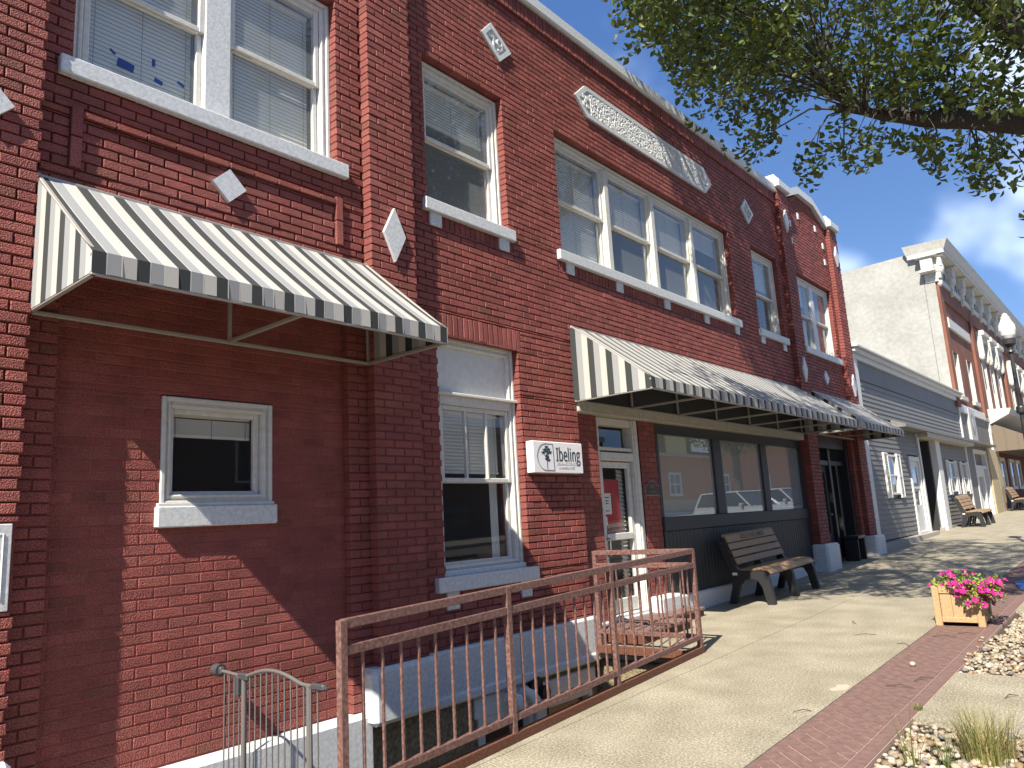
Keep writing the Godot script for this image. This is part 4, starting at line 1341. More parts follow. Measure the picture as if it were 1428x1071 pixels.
# ---------------------------------------------------------------- stairwell, railing, gate, step
func stairwell() -> void:
	var w := MB.new()
	# street-side wall, end walls, floor
	w.hexa([Vector3(2.2, -2.3, rail_z(2.2) - 0.02), Vector3(7.06, -2.3, rail_z(7.06) - 0.02), Vector3(7.06, 0.0, rail_z(7.06) - 0.02), Vector3(2.2, -0.11, rail_z(2.2) - 0.02), Vector3(2.2, -2.3, rail_z(2.2) - 0.07), Vector3(7.06, -2.3, rail_z(7.06) - 0.07), Vector3(7.06, 0.0, rail_z(7.06) - 0.07), Vector3(2.2, -0.11, rail_z(2.2) - 0.07)])
	w.box(Vector3(7.12, -2.3, -0.05), Vector3(7.4, 0.02, 1.5))
	w.box(Vector3(2.0, -2.5, -0.05), Vector3(7.4, -2.3, 1.8))
	struct("stairwell_wall", w, M.stucco_tan)
	var st := MB.new()
	for i in 12:
		var x := 2.25 + i * 0.26
		st.bev(Vector3(x, -2.3, 0.10), Vector3(x + 0.28, gy(2.3) - 0.14 - i * 0.18, rail_z(x + 0.3) - 0.08), 0.01)
	struct("stairs", st, M.kerb_concrete)
	# step at the shop door: landing, paver treads and rough front
	var s := thing("door_step", "low step of worn red brick pavers in front of the shop door", "step", Vector3(8.2, gy(8.2), 0.3))
	var bd := MB.new()
	bd.bev(Vector3(7.16, 0.10, 0.02), Vector3(9.10, 0.285, 0.36), 0.012)
	bd.bev(Vector3(7.16, 0.10, 0.362), Vector3(8.25, 0.265, 0.62), 0.012)
	part("base", bd, M.rust, s)
	var r := RandomNumberGenerator.new()
	r.seed = 8
	for i in 18:
		var pv := MB.new()
		var x := 7.16 + i * 0.108
		pv.bev(Vector3(x + 0.003, 0.275, 0.06), Vector3(x + 0.105, 0.318 + r.randf_range(-0.004, 0.004), 0.375), 0.007)
		part("paver", pv, M.stamped, s)
	for i in 10:
		var pv := MB.new()
		var x := 7.16 + i * 0.108
		pv.bev(Vector3(x + 0.003, 0.255, 0.38), Vector3(x + 0.105, 0.298 + r.randf_range(-0.005, 0.005), 0.64), 0.007)
		part("paver", pv, M.stamped, s)
	# white threshold under the door
	var th := MB.new()
	th.bev(Vector3(7.10, 0.18, -0.1), Vector3(8.50, 0.34, 0.05), 0.01)
	part("threshold", th, M.stone_paint, s)

func bar(m: MB, a: Vector3, b: Vector3, w: float, h: float, bv := 0.003) -> void:
	var d := (b - a).normalized()
	var up := Vector3.UP if absf(d.y) < 0.9 else Vector3(0, 0, 1)
	m.tbev(Transform3D(Basis.looking_at(d, up), (a + b) * 0.5), Vector3(w, h, a.distance_to(b)), bv)

func railing() -> void:
	var t := thing("railing", "rust red steel guard railing around the cellar stairwell", "railing", Vector3(4.8, gy(4.8), rail_z(4.8)))
	var P := func(x: float, h: float) -> Vector3: return Vector3(x, gy(x) + h, rail_z(x))
	var xa := 2.56
	var xb := 6.98
	var segs := [xa, 3.98, 5.36, xb]
	for e in [[0.965, 0.05], [0.83, 0.05], [0.15, 0.045]]:
		for i in 3:
			var m := MB.new()
			bar(m, P.call(segs[i], e[0]), P.call(segs[i + 1], e[0]), 0.038, e[1])
			part("rail", m, M.rail, t)
	var cu := MB.new()
	bar(cu, P.call(xa - 0.3, 0.03), P.call(xb + 0.05, 0.03), 0.05, 0.06)
	part("base_rail", cu, M.rust, t)
	for x in segs:
		var m := MB.new()
		bar(m, P.call(x, 0.0), P.call(x, 0.985), 0.045, 0.045)
		part("post", m, M.rail, t)
	for i in 3:
		var nn := 10 if i else 10
		for k in range(1, nn):
			var x := lerpf(segs[i], segs[i + 1], float(k) / nn)
			var m := MB.new()
			bar(m, P.call(x, 0.16), P.call(x, 0.82), 0.0155, 0.0155, 0.002)
			part("baluster", m, M.rail, t)
	# return to the wall
	var Q := func(z: float, h: float) -> Vector3: return Vector3(xb + 0.01, gy(xb) + h, z)
	var z0 := rail_z(xb)
	for e in [[0.965, 0.05], [0.83, 0.05], [0.15, 0.045]]:
		var m := MB.new()
		bar(m, Q.call(z0, e[0]), Q.call(0.20, e[0]), 0.038, e[1])
		part("rail", m, M.rail, t)
	var cu2 := MB.new()
	bar(cu2, Q.call(z0, -0.03), Q.call(0.16, -0.03), 0.05, 0.08)
	part("base_rail", cu2, M.rust, t)
	var pw := MB.new()
	bar(pw, Q.call(0.20, 0.0), Q.call(0.20, 0.985), 0.045, 0.045)
	part("post", pw, M.rail, t)
	for k in range(1, 9):
		var z := lerpf(z0, 0.20, k / 9.0)
		var m := MB.new()
		bar(m, Q.call(z, 0.16), Q.call(z, 0.82), 0.0155, 0.0155, 0.002)
		part("baluster", m, M.rail, t)

func gate() -> void:
	# folding child gate across the head of the stairs
	var A := Vector3(2.70, 0.655, 0.12)
	var B := Vector3(2.52, 0.725, 1.54)
	var g := thing("safety_gate", "grey metal child safety gate with wavy top rail across stair head", "gate", Vector3(2.6, 0.0, 0.8))
	var top := func(f: float) -> Vector3:
		var p := A.lerp(B, f)
		var w := 0.0
		if f > 0.28 and f < 0.80: w = 0.055 * sin((f - 0.28) / 0.52 * PI) - 0.02
		else: w = -0.02 * clampf(f / 0.28, 0, 1) if f <= 0.28 else -0.02
		return p + Vector3(0, w, 0)
	var pts := []
	for i in 25: pts.append(top.call(0.02 + 0.96 * i / 24.0))
	var tr := MB.new()
	tr.tube(pts, 0.011, 8)
	part("top_rail", tr, M.gate_metal, g)
	var br := MB.new()
	br.tube([A + Vector3(0, -0.72, 0), B + Vector3(0, -0.72, 0)], 0.011, 8)
	part("bottom_rail", br, M.gate_metal, g)
	for i in 17:
		var f := 0.06 + 0.86 * i / 16.0
		var p: Vector3 = top.call(f)
		var m := MB.new()
		m.tube([p, Vector3(p.x, p.y - 0.72, p.z)], 0.0045, 6)
		part("wire", m, M.gate_metal, g)
	for f in [0.27, 0.855]:
		var p: Vector3 = top.call(f)
		var m := MB.new()
		m.tube([p + Vector3(0, 0.0, 0), Vector3(p.x, p.y - 0.74, p.z)], 0.017, 10)
		part("upright", m, M.gate_metal, g)
	for q in [[0.0, 0.05, 0.035], [0.27, 0.085, 0.03], [0.93, 0.085, 0.022]]:
		var m := MB.new()
		var p: Vector3 = top.call(clampf(q[0], 0.01, 0.98))
		var dir := (B - A).normalized()
		m.tbev(Transform3D(Basis.looking_at(dir, Vector3.UP), p), Vector3(0.035, q[2] + 0.012, q[1] * 1.6), 0.008)
		if q[0] == 0.27: m.bev(p + Vector3(-0.015, -0.12, -0.085), p + Vector3(0.015, 0.0, -0.05), 0.006)
		part("bracket", m, M.dark_plastic, g)
	var cap := MB.new()
	cap.tube([A + Vector3(0, 0, -0.05), A + Vector3(0, 0, 0.02)], 0.04, 14)
	part("wall_cup", cap, M.dark_plastic, g)

# ---------------------------------------------------------------- benches, planter, lamp
func make_bench() -> Node3D:
	var b := thing("bench", "", "bench")
	var L := 1.72
	# end frame outline in (z, y): z towards the street
	var prof := [Vector2(0.02, 0.0), Vector2(0.115, 0.0), Vector2(0.20, 0.24), Vector2(0.28, 0.325), Vector2(0.40, 0.34), Vector2(0.47, 0.31), Vector2(0.52, 0.22), Vector2(0.565, 0.0), Vector2(0.665, 0.0), Vector2(0.655, 0.10), Vector2(0.62, 0.33), Vector2(0.585, 0.415), Vector2(0.52, 0.445), Vector2(0.30, 0.425), Vector2(0.215, 0.44), Vector2(0.17, 0.50), Vector2(0.03, 0.855), Vector2(-0.035, 0.86), Vector2(-0.05, 0.835), Vector2(0.075, 0.46), Vector2(0.10, 0.36), Vector2(0.09, 0.22)]
	var t := Transform3D(Basis(Vector3(0, 0, 1), Vector3(0, 1, 0), Vector3(-1, 0, 0)), Vector3.ZERO)
	for x in [0.0, L * 0.5, L]:
		var m := MB.new()
		var w := 0.075
		m.prism(PackedVector2Array(prof), t.translated(Vector3(x, 0, 0)), -w * 0.5, w * 0.5)
		part("end_frame" if x != L * 0.5 else "middle_frame", m, M.bench_black, b, true)
	# back slats lean with the frame, seat slats follow its curve
	var back := [[0.155, 0.565, 0.098], [0.117, 0.665, 0.098], [0.078, 0.765, 0.098], [0.036, 0.868, 0.115]]
	var lean := Basis(Vector3.RIGHT, -0.36)
	for q in back:
		var m := MB.new()
		m.tbev(Transform3D(lean, Vector3(L * 0.5, q[1], q[0] + 0.012)), Vector3(L - 0.02, q[2] - 0.006, 0.032), 0.008)
		part("back_slat", m, M.bench_wood, b, true)
	var roll := MB.new()
	roll.tube([Vector3(0.01, 0.915, 0.012), Vector3(L - 0.01, 0.915, 0.012)], 0.024, 10)
	part("top_roll", roll, M.bench_wood, b, true)
	for q in [[0.245, 0.447, 0.05], [0.345, 0.449, -0.03], [0.445, 0.455, -0.07], [0.55, 0.452, 0.10]]:
		var m := MB.new()
		m.tbev(Transform3D(Basis(Vector3.RIGHT, q[2]), Vector3(L * 0.5, q[1], q[0])), Vector3(L - 0.02, 0.032, 0.096), 0.008)
		part("seat_slat", m, M.bench_wood, b, true)
	var nose := MB.new()
	nose.tbev(Transform3D(Basis(Vector3.RIGHT, 0.85), Vector3(L * 0.5, 0.422, 0.617)), Vector3(L - 0.02, 0.032, 0.075), 0.012)
	part("seat_nose", nose, M.bench_wood, b, true)
	var lb := MB.new()
	lb.box(Vector3(-0.041, 0.385, 0.115), Vector3(-0.038, 0.42, 0.185))
	part("maker_label", lb, M.paper, b, true)
	return b

func stool() -> void:
	var t := thing("black_stool", "small black stool with a white card standing in the black entry", "stool", Vector3(16.35, gy(16.35), 0.10))
	var y := gy(16.35)
	var st := MB.new()
	st.bev(Vector3(16.1, y + 0.42, -0.05), Vector3(16.62, y + 0.48, 0.28), 0.015)
	part("seat", st, M.black_paint, t)
	for x in [16.12, 16.55]:
		var lg := MB.new()
		lg.bev(Vector3(x, y, -0.02), Vector3(x + 0.05, y + 0.42, 0.25), 0.01)
		part("leg", lg, M.black_paint, t)
	var cd := MB.new()
	cd.box(Vector3(16.2, y + 0.12, 0.05), Vector3(16.5, y + 0.34, 0.056))
	part("card", cd, M.paper, t)

func benches() -> void:
	var first := make_bench()
	var x := 10.17
	first.transform = Transform3D(Basis(Vector3.BACK, atan(SLOPE)), Vector3(x, gy(x), 0.20))
	first.set_meta("label", "tan slat bench with engraved top slat under the display window")
	letters("ACKLEY DEVELOPMENT", 0.098, 0.005, M.letter_brown, first, Transform3D(Basis(Vector3.RIGHT, -0.36), first.position + Vector3(0.90, 0.872, 0.063)), "engraving", "Droid Sans", 0.86)
	var k := 0
	for q in [[26.35, 0.22, "tan slat bench before the grey siding shop beside white door"], [36.6, 0.2, "tan slat bench before the maroon wall beyond the cream pier"]]:
		var o: Node3D = first.duplicate()
		o.name = numbered("bench")
		add_child(o)
		for c in o.get_children():
			if str(c.name).begins_with("engraving"):
				o.remove_child(c); c.free()
		o.transform = Transform3D(Basis(Vector3.BACK, atan(SLOPE)), Vector3(q[0], gy(q[0]), q[1]))
		o.set_meta("label", q[2])
		k += 1

func planter() -> void:
	var x0 := 9.02
	var x1 := 9.46
	var z0 := 3.0
	var z1 := 3.45
	var y := gy(x0)
	var p := thing("planter_box", "square tan wooden planter box standing on red paving edge", "planter", Vector3((x0 + x1) * 0.5, y, (z0 + z1) * 0.5))
	var h := 0.40
	for q in [[x0, z0], [x0, z1 - 0.065], [x1 - 0.065, z0], [x1 - 0.065, z1 - 0.065]]:
		var m := MB.new()
		m.bev(Vector3(q[0], y, q[1]), Vector3(q[0] + 0.065, y + h, q[1] + 0.065), 0.004)
		part("corner_post", m, M.planter_wood, p)
	for side in 4:
		var horiz := side < 2
		for k in [[h - 0.075, h - 0.002], [0.04, 0.09]]:
			var m := MB.new()
			if horiz:
				var xx: float = x0 + 0.008 if side == 0 else x1 - 0.03
				m.bev(Vector3(xx, y + k[0], z0 + 0.066), Vector3(xx + 0.022, y + k[1], z1 - 0.066), 0.003)
			else:
				var zz: float = z0 + 0.008 if side == 2 else z1 - 0.03
				m.bev(Vector3(x0 + 0.066, y + k[0], zz), Vector3(x1 - 0.066, y + k[1], zz + 0.022), 0.003)
			part("rail", m, M.planter_wood, p)
		for k in 3:
			var m := MB.new()
			if horiz:
				var xx: float = x0 + 0.016 if side == 0 else x1 - 0.034
				var w := (z1 - z0 - 0.134) / 3
				m.bev(Vector3(xx, y + 0.085, z0 + 0.067 + k * w + 0.001), Vector3(xx + 0.016, y + h - 0.085, z0 + 0.067 + (k + 1) * w - 0.001), 0.003)
			else:
				var zz: float = z0 + 0.016 if side == 2 else z1 - 0.034
				var w := (x1 - x0 - 0.134) / 3
				m.bev(Vector3(x0 + 0.067 + k * w + 0.001, y + 0.085, zz), Vector3(x0 + 0.067 + (k + 1) * w - 0.001, y + h - 0.085, zz + 0.016), 0.003)
			part("panel_board", m, M.planter_wood, p)
	var so := MB.new()
	so.box(Vector3(x0 + 0.03, y + 0.06, z0 + 0.03), Vector3(x1 - 0.03, y + h - 0.05, z1 - 0.03))
	part("soil", so, M.soil, p)
	# petunias spilling over the street side
	var f := thing("petunia_plant", "magenta petunias with lime leaves spilling from the wooden planter", "flowers", Vector3((x0 + x1) * 0.5, y + h - 0.05, (z0 + z1) * 0.5))
	var r := RandomNumberGenerator.new()
	r.seed = 21
	var lf := leaf_mesh(0.55)
	var xf := []
	var cs := []
	var spots := []
	for i in 1300:
		var an := r.randf() * TAU
		var rad := 0.30 * sqrt(r.randf())
		var q := Vector3((x0 + x1) * 0.5 + cos(an) * rad * 0.95, 0, (z0 + z1) * 0.5 + 0.03 + sin(an) * rad * 1.05)
		var top := 0.15 * (1.0 - pow(rad / 0.34, 2)) + 0.01
		q.y = y + h - 0.03 + r.randf() * top
		if i % 5 < 2:      # trailing mass on the near right face
			q = Vector3(x0 - r.randf_range(-0.06, 0.09), y + h + r.randf_range(-0.20, 0.05), z1 - r.randf_range(-0.16, 0.20))
			if q.y < y + h - 0.10 and absf(q.z - (z1 - 0.06)) > 0.10: continue
		if i % 5 == 2:
			q = Vector3(lerpf(x0, x1, r.randf()), y + h + r.randf_range(-0.18, 0.08), z1 + r.randf_range(0.0, 0.16))
		spots.append(q)
		var s := r.randf_range(0.018, 0.036)
		xf.append(Transform3D(Basis.from_euler(Vector3(r.randf_range(-1.2, 1.2), r.randf() * TAU, r.randf_range(-1, 1))).scaled(Vector3.ONE * s), q))
		cs.append(Color(0.17, 0.27, 0.035).lerp(Color(0.36, 0.42, 0.08), r.randf()) if r.randf() < 0.75 else Color(0.09, 0.17, 0.03))
	var lo := multi("leaves", lf, M.leaf, xf, cs, f)
	lo.position = -f.position
	lo.set_meta("kind", "stuff")
	# flower: five joined lobes round a dark throat
	var fm := MB.new()
	for k in 20:
		var a0 := TAU * k / 20.0
		var a1 := TAU * (k + 1) / 20.0
		var r0 := 0.86 + 0.14 * cos(a0 * 5)
		var r1 := 0.86 + 0.14 * cos(a1 * 5)
		var z0f := 0.12 * sin(a0 * 5 + 1)
		var z1f := 0.12 * sin(a1 * 5 + 1)
		fm.quad(Vector3(cos(a0) * 0.2, sin(a0) * 0.2, -0.35), Vector3(cos(a0) * r0, sin(a0) * r0, z0f), Vector3(cos(a1) * r1, sin(a1) * r1, z1f), Vector3(cos(a1) * 0.2, sin(a1) * 0.2, -0.35))
	var flower_mesh := fm.mesh()
	var tm := MB.new()
	tm.blob(Vector3(0, 0, -0.36), Vector3(0.22, 0.22, 0.06), 4, 8)
	var throat_mesh := tm.mesh()
	var n := 0
	var used := []
	for tries in 600:
		var s: Vector3 = spots[r.randi() % spots.size()]
		var outw := s - Vector3((x0 + x1) * 0.5, y + h - 0.15, (z0 + z1) * 0.5)
		var ok := true
		for u in used:
			if u.distance_to(s) < 0.042: ok = false
		if not ok or outw.length() < 0.18: continue
		var dir := (outw.normalized() + Vector3(-0.35, 0.3, 0.0) + Vector3(r.randf_range(-0.3, 0.3), r.randf_range(-0.2, 0.4), r.randf_range(-0.3, 0.3))).normalized()
		used.append(s)
		var o := MeshInstance3D.new()
		o.name = "flower"
		o.mesh = flower_mesh
		o.material_override = M.petal
		f.add_child(o, true)
		var sc := r.randf_range(0.028, 0.040)
		o.transform = Transform3D(Basis.looking_at(-dir, Vector3.UP).scaled(Vector3.ONE * sc), s + outw.normalized() * 0.022 - f.position)
		var c := MeshInstance3D.new()
		c.name = "throat"
		c.mesh = throat_mesh
		c.material_override = M.petal_throat
		o.add_child(c, true)
		n += 1
		if n > 80: break

func lamp_post() -> void:
	var at := Vector3(17.8, gy(17.8), 3.14)
	var l := thing("street_lamp", "black street lamp with white acorn globe beside the sidewalk", "street lamp", at)
	var p := MB.new()
	p.lathe(Vector3.ZERO, [Vector2(0.18, 0), Vector2(0.18, 0.12), Vector2(0.12, 0.2), Vector2(0.10, 0.7), Vector2(0.05, 0.85), Vector2(0.036, 3.85), Vector2(0.075, 3.88), Vector2(0.06, 3.92)], 16)
	part("pole", p, M.lamp_black, l, true)
	var k := MB.new()
	k.lathe(Vector3.ZERO, [Vector2(0.05, 3.9), Vector2(0.055, 3.98), Vector2(0.12, 4.04), Vector2(0.125, 4.15), Vector2(0.0, 4.16)], 18)
	part("holder", k, M.lamp_black, l, true)
	var g := MB.new()
	g.lathe(Vector3.ZERO, [Vector2(0.09, 4.15), Vector2(0.13, 4.22), Vector2(0.152, 4.33), Vector2(0.145, 4.42), Vector2(0.10, 4.51), Vector2(0.08, 4.56), Vector2(0.085, 4.59), Vector2(0.05, 4.62), Vector2(0.055, 4.65), Vector2(0.0, 4.69)], 22)
	part("globe", g, M.lamp_globe, l, true)
	var c := MB.new()
	c.lathe(Vector3.ZERO, [Vector2(0.075, 2.65), Vector2(0.085, 2.68), Vector2(0.085, 2.76), Vector2(0.075, 2.79)], 16)
	c.tube([Vector3(0, 2.72, 0), Vector3(0.0, 2.72, 0.32)], 0.016, 8)
	part("bracket", c, M.lamp_black, l, true)

# ---------------------------------------------------------------- neighbours
func siding(mb: MB, x0: float, x1: float, y0: float, y1: float, z: float, step: float, holes := []) -> void:
	var y := y0
	while y < y1 - 0.01:
		var y2 := minf(y + step, y1)
		var spans := [[x0, x1]]
		for h in holes:
			if h.position.y < y2 - 0.02 and h.end.y > y + 0.02:
				var nx := []
				for s in spans:
					if h.end.x <= s[0] or h.position.x >= s[1]: nx.append(s)
					else:
						if h.position.x > s[0]: nx.append([s[0], h.position.x])
						if h.end.x < s[1]: nx.append([h.end.x, s[1]])
				spans = nx
		for s in spans:
			mb.hexa([Vector3(s[0], y, z + 0.02), Vector3(s[1], y, z + 0.02), Vector3(s[1], y2, z + 0.006), Vector3(s[0], y2, z + 0.006), Vector3(s[0], y, z - 0.05), Vector3(s[1], y, z - 0.05), Vector3(s[1], y2, z - 0.05), Vector3(s[0], y2, z - 0.05)])
		y = y2

func shutter_window(b: Node, x0: float, x1: float, y0: float, y1: float, z: float) -> void:
	var w := hub("window", b, Vector3((x0 + x1) * 0.5, y0, z))
	var f := MB.new()
	sash_bars(f, x0 + 0.38, x1 - 0.38, y0 + 0.08, y1 - 0.04, z - 0.05, z + 0.035, 0.05)
	f.bev(Vector3(x0 + 0.40, (y0 + y1) * 0.5 - 0.02, z - 0.03), Vector3(x1 - 0.40, (y0 + y1) * 0.5 + 0.02, z + 0.02), 0.005)
	part("frame", f, M.white_paint, w)
	pane(x0 + 0.42, x1 - 0.42, y0 + 0.12, y1 - 0.08, z - 0.01, w)
	for x in [x0, x1 - 0.36]:
		var s := MB.new()
		sash_bars(s, x, x + 0.34, y0, y1, z, z + 0.05, 0.05)
		s.box(Vector3(x + 0.05, (y0 + y1) * 0.5 - 0.04, z), Vector3(x + 0.29, (y0 + y1) * 0.5 + 0.04, z + 0.045))
		var yy := y0 + 0.07
		while yy < y1 - 0.06:
			s.tbox(Transform3D(Basis(Vector3.RIGHT, 0.7), Vector3(x + 0.17, yy, z + 0.025)), Vector3(0.25, 0.045, 0.008))
			yy += 0.05
		part("shutter", s, M.white_paint, w)

func grey_shop() -> void:
	var b := thing("grey_shop", "single-storey grey lap siding shop with white trim and shuttered windows", "building", Vector3(24.4, gy(24.4), 0))
	var z := -0.02
	var body := MB.new()
	var gaps := [R(20.10, 20.87, 1.64, 2.62), R(27.13, 27.97, 1.66, 2.62), R(29.23, 29.87, 1.66, 2.62), R(22.31, 23.19, 0.6, 2.53), R(23.6, 25.3, 0.2, 3.19)]
	backing(body, 18.32, 30.45, 0.2, 4.9, -0.07, -0.25, gaps)
	body.box(Vector3(18.32, 0.2, -12), Vector3(30.45, 4.9, -6.0))
	body.box(Vector3(18.32, 0.2, -6.0), Vector3(18.5, 4.9, -0.251))
	body.box(Vector3(30.27, 0.2, -6.0), Vector3(30.45, 4.9, -0.251))
	body.box(Vector3(18.5, 4.6, -6.0), Vector3(30.27, 4.9, -0.251))
	body.box(Vector3(23.42, 0.2, -5.99), Vector3(23.6, 4.6, -0.251))
	body.box(Vector3(25.3, 0.2, -5.99), Vector3(25.48, 4.6, -0.251))
	body.box(Vector3(23.6, 3.2, -3.0), Vector3(25.3, 3.35, -0.251))
	body.box(Vector3(23.6, 0.2, -3.2), Vector3(25.3, 4.6, -3.0))
	part("wall", body, M.grey_panel, b)
	var ln := MB.new()
	ln.box(Vector3(25.275, 0.5, -2.99), Vector3(25.299, 3.19, -0.1))
	part("entry_lining", ln, M.charcoal, b)
	var sd := MB.new()
	siding(sd, 18.6, 23.45, 0.62, 3.36, z, 0.115, [R(22.2, 23.3, 0, 2.62), gaps[0].grow(0.01)])
	siding(sd, 25.4, 30.4, 0.62, 3.30, z, 0.115, [gaps[1].grow(0.01), gaps[2].grow(0.01)])
	part("lower_siding", sd, M.grey_siding, b).set_meta("kind", "stuff")
	var su := MB.new()
	siding(su, 18.6, 30.4, 3.52, 4.34, z, 0.115)
	part("upper_siding", su, M.grey_siding, b).set_meta("kind", "stuff")
	for i in 5:
		var pn := MB.new()
		pn.bev(Vector3(18.6 + i * 2.36, 4.345, -0.07), Vector3(18.6 + i * 2.36 + 2.35, 4.80, 0.0), 0.004)
		part("fascia_panel", pn, M.grey_panel, b)
	var sk := MB.new()   # flared skirt of the sign band, with a pale soffit below
	sk.hexa([Vector3(21.0, 3.33, 0.34), Vector3(34.9, 3.33, 0.34), Vector3(34.9, 3.40, 0.34), Vector3(21.0, 3.40, 0.34), Vector3(21.0, 3.33, -0.06), Vector3(34.9, 3.33, -0.06), Vector3(34.9, 3.54, 0.0), Vector3(21.0, 3.54, 0.0)])
	part("skirt", sk, M.grey_siding, b)
	var so := MB.new()
	so.box(Vector3(23.45, 3.19, -0.065), Vector3(30.4, 3.325, 0.30))
	part("soffit", so, M.beam, b)
	for q in [[18.30, 18.60, 5.0, -0.2], [23.44, 23.58, 3.32, -0.06], [30.28, 30.42, 4.85, -0.06]]:
		var tr := MB.new()
		tr.bev(Vector3(q[0], 0.55, q[3]), Vector3(q[1], q[2], 0.04), 0.006)
		part("corner_board", tr, M.white_paint, b)
	# added charcoal double door; its dark leaves stand in for the recess shade
	var dd := hub("entry_door", b, Vector3(24.45, 0.55, -0.8))
	for x in [23.6, 24.43]:
		var lf := MB.new()
		lf.bev(Vector3(x + 0.004, 0.55, -0.86), Vector3(x + 0.826, 3.19, -0.80), 0.004)
		for y in [0.75, 1.75]:
			sash_bars(lf, x + 0.12, x + 0.73, y, y + 0.85, -0.81, -0.785, 0.03)
		part("leaf", lf, M.charcoal, dd)
	var kn := MB.new()
	kn.blob(Vector3(24.38, 1.55, -0.76), Vector3(0.03, 0.03, 0.03), 5, 8)
	part("handle", kn, M.gate_metal, dd)
	var cn := MB.new()
	cn.bev(Vector3(18.25, 4.80, -0.3), Vector3(30.5, 4.93, 0.06), 0.01)
	cn.bev(Vector3(18.20, 4.93, -0.3), Vector3(30.55, 5.04, 0.14), 0.015)
	cn.hexa([Vector3(18.15, 5.04, 0.22), Vector3(30.6, 5.04, 0.22), Vector3(30.6, 5.08, 0.22), Vector3(18.15, 5.08, 0.22), Vector3(18.15, 5.04, -0.4), Vector3(30.6, 5.04, -0.4), Vector3(30.6, 5.20, -0.4), Vector3(18.15, 5.20, -0.4)])
	part("cornice", cn, M.white_paint, b)
	var ks := MB.new()
	ks.hexa([Vector3(18.0, 0.20, 0.24), Vector3(23.6, 0.30, 0.24), Vector3(23.6, 0.62, 0.20), Vector3(18.0, 0.56, 0.20), Vector3(18.0, 0.2, -0.1), Vector3(23.6, 0.3, -0.1), Vector3(23.6, 0.62, -0.1), Vector3(18.0, 0.56, -0.1)])
	ks.box(Vector3(25.2, 0.3, -0.1), Vector3(36.0, 0.66, 0.02))
	part("plinth", ks, M.kerb_concrete, b)
	var co := MB.new()
	co.bev(Vector3(25.30, 0.5, -0.08), Vector3(25.85, 3.30, 0.10), 0.01)
	part("column", co, M.white_paint, b)
	shutter_window(b, 19.72, 21.25, 1.56, 2.66, z + 0.02)
	shutter_window(b, 26.75, 28.35, 1.58, 2.66, z + 0.02)
	shutter_window(b, 28.85, 30.25, 1.58, 2.66, z + 0.02)
	var d := hub("door", b, Vector3(22.75, 0.6, 0))
	var df := MB.new()
	sash_bars(df, 22.2, 23.3, 0.55, 2.64, -0.06, 0.03, 0.11)
	part("frame", df, M.white_paint, d)
	var dl := MB.new()
	sash_bars(dl, 22.31, 23.19, 0.6, 2.53, -0.06, -0.01, 0.17, 0.75)
	dl.box(Vector3(22.45, 1.78, -0.05), Vector3(23.05, 1.84, -0.005))
	part("leaf", dl, M.white_paint, d)
	pane(22.46, 23.05, 1.33, 2.38, -0.03, d)
	var hd := MB.new()
	hd.blob(Vector3(22.40, 1.45, 0.02), Vector3(0.035, 0.06, 0.035), 5, 8)
	part("handle", hd, M.gate_metal, d)

func far_window(b: Node, x0: float, x1: float, y0: float, y1: float, hood: bool) -> void:
	var w := hub("window", b, Vector3((x0 + x1) * 0.5, y0, 0))
	var f := MB.new()
	sash_bars(f, x0, x1, y0, y1, -0.2, -0.10, 0.07)
	f.box(Vector3(x0 + 0.05, (y0 + y1) * 0.5 - 0.03, -0.18), Vector3(x1 - 0.05, (y0 + y1) * 0.5 + 0.03, -0.12))
	part("frame", f, M.cornice_white, w)
	pane(x0 + 0.06, x1 - 0.06, y0 + 0.06, y1 - 0.06, -0.15, w)
	# pale painted reveals and sill
	var rv := MB.new()
	rv.box(Vector3(x0 - 0.01, y0, -0.2), Vector3(x0 + 0.015, y1, 0.015))
	rv.box(Vector3(x1 - 0.015, y0, -0.2), Vector3(x1 + 0.01, y1, 0.015))
	rv.bev(Vector3(x0 - 0.12, y0 - 0.16, -0.2), Vector3(x1 + 0.12, y0, 0.10), 0.01)
	part("reveal", rv, M.cornice_white, w)
	if hood:
		var h := MB.new()
		h.bev(Vector3(x0 - 0.2, y1 + 0.18, -0.05), Vector3(x1 + 0.2, y1 + 0.42, 0.30), 0.03)
		h.bev(Vector3(x0 - 0.14, y1 - 0.02, -0.05), Vector3(x1 + 0.14, y1 + 0.2, 0.18), 0.03)
		for x in [x0 - 0.2, x1 + 0.02]:
			h.bev(Vector3(x, y1 - 0.75, -0.05), Vector3(x + 0.18, y1 + 0.2, 0.2), 0.03)
			h.blob(Vector3(x + 0.09, y1 - 0.72, 0.08), Vector3(0.10, 0.16, 0.13), 5, 8)
		part("hood", h, M.cornice_white, w)
		for x in [x0 - 0.08, x1 - 0.10]:
			var br := MB.new()
			br.bev(Vector3(x, y0 - 0.42, -0.02), Vector3(x + 0.18, y0 - 0.15, 0.12), 0.03)
			part("sill_bracket", br, M.cornice_white, w)

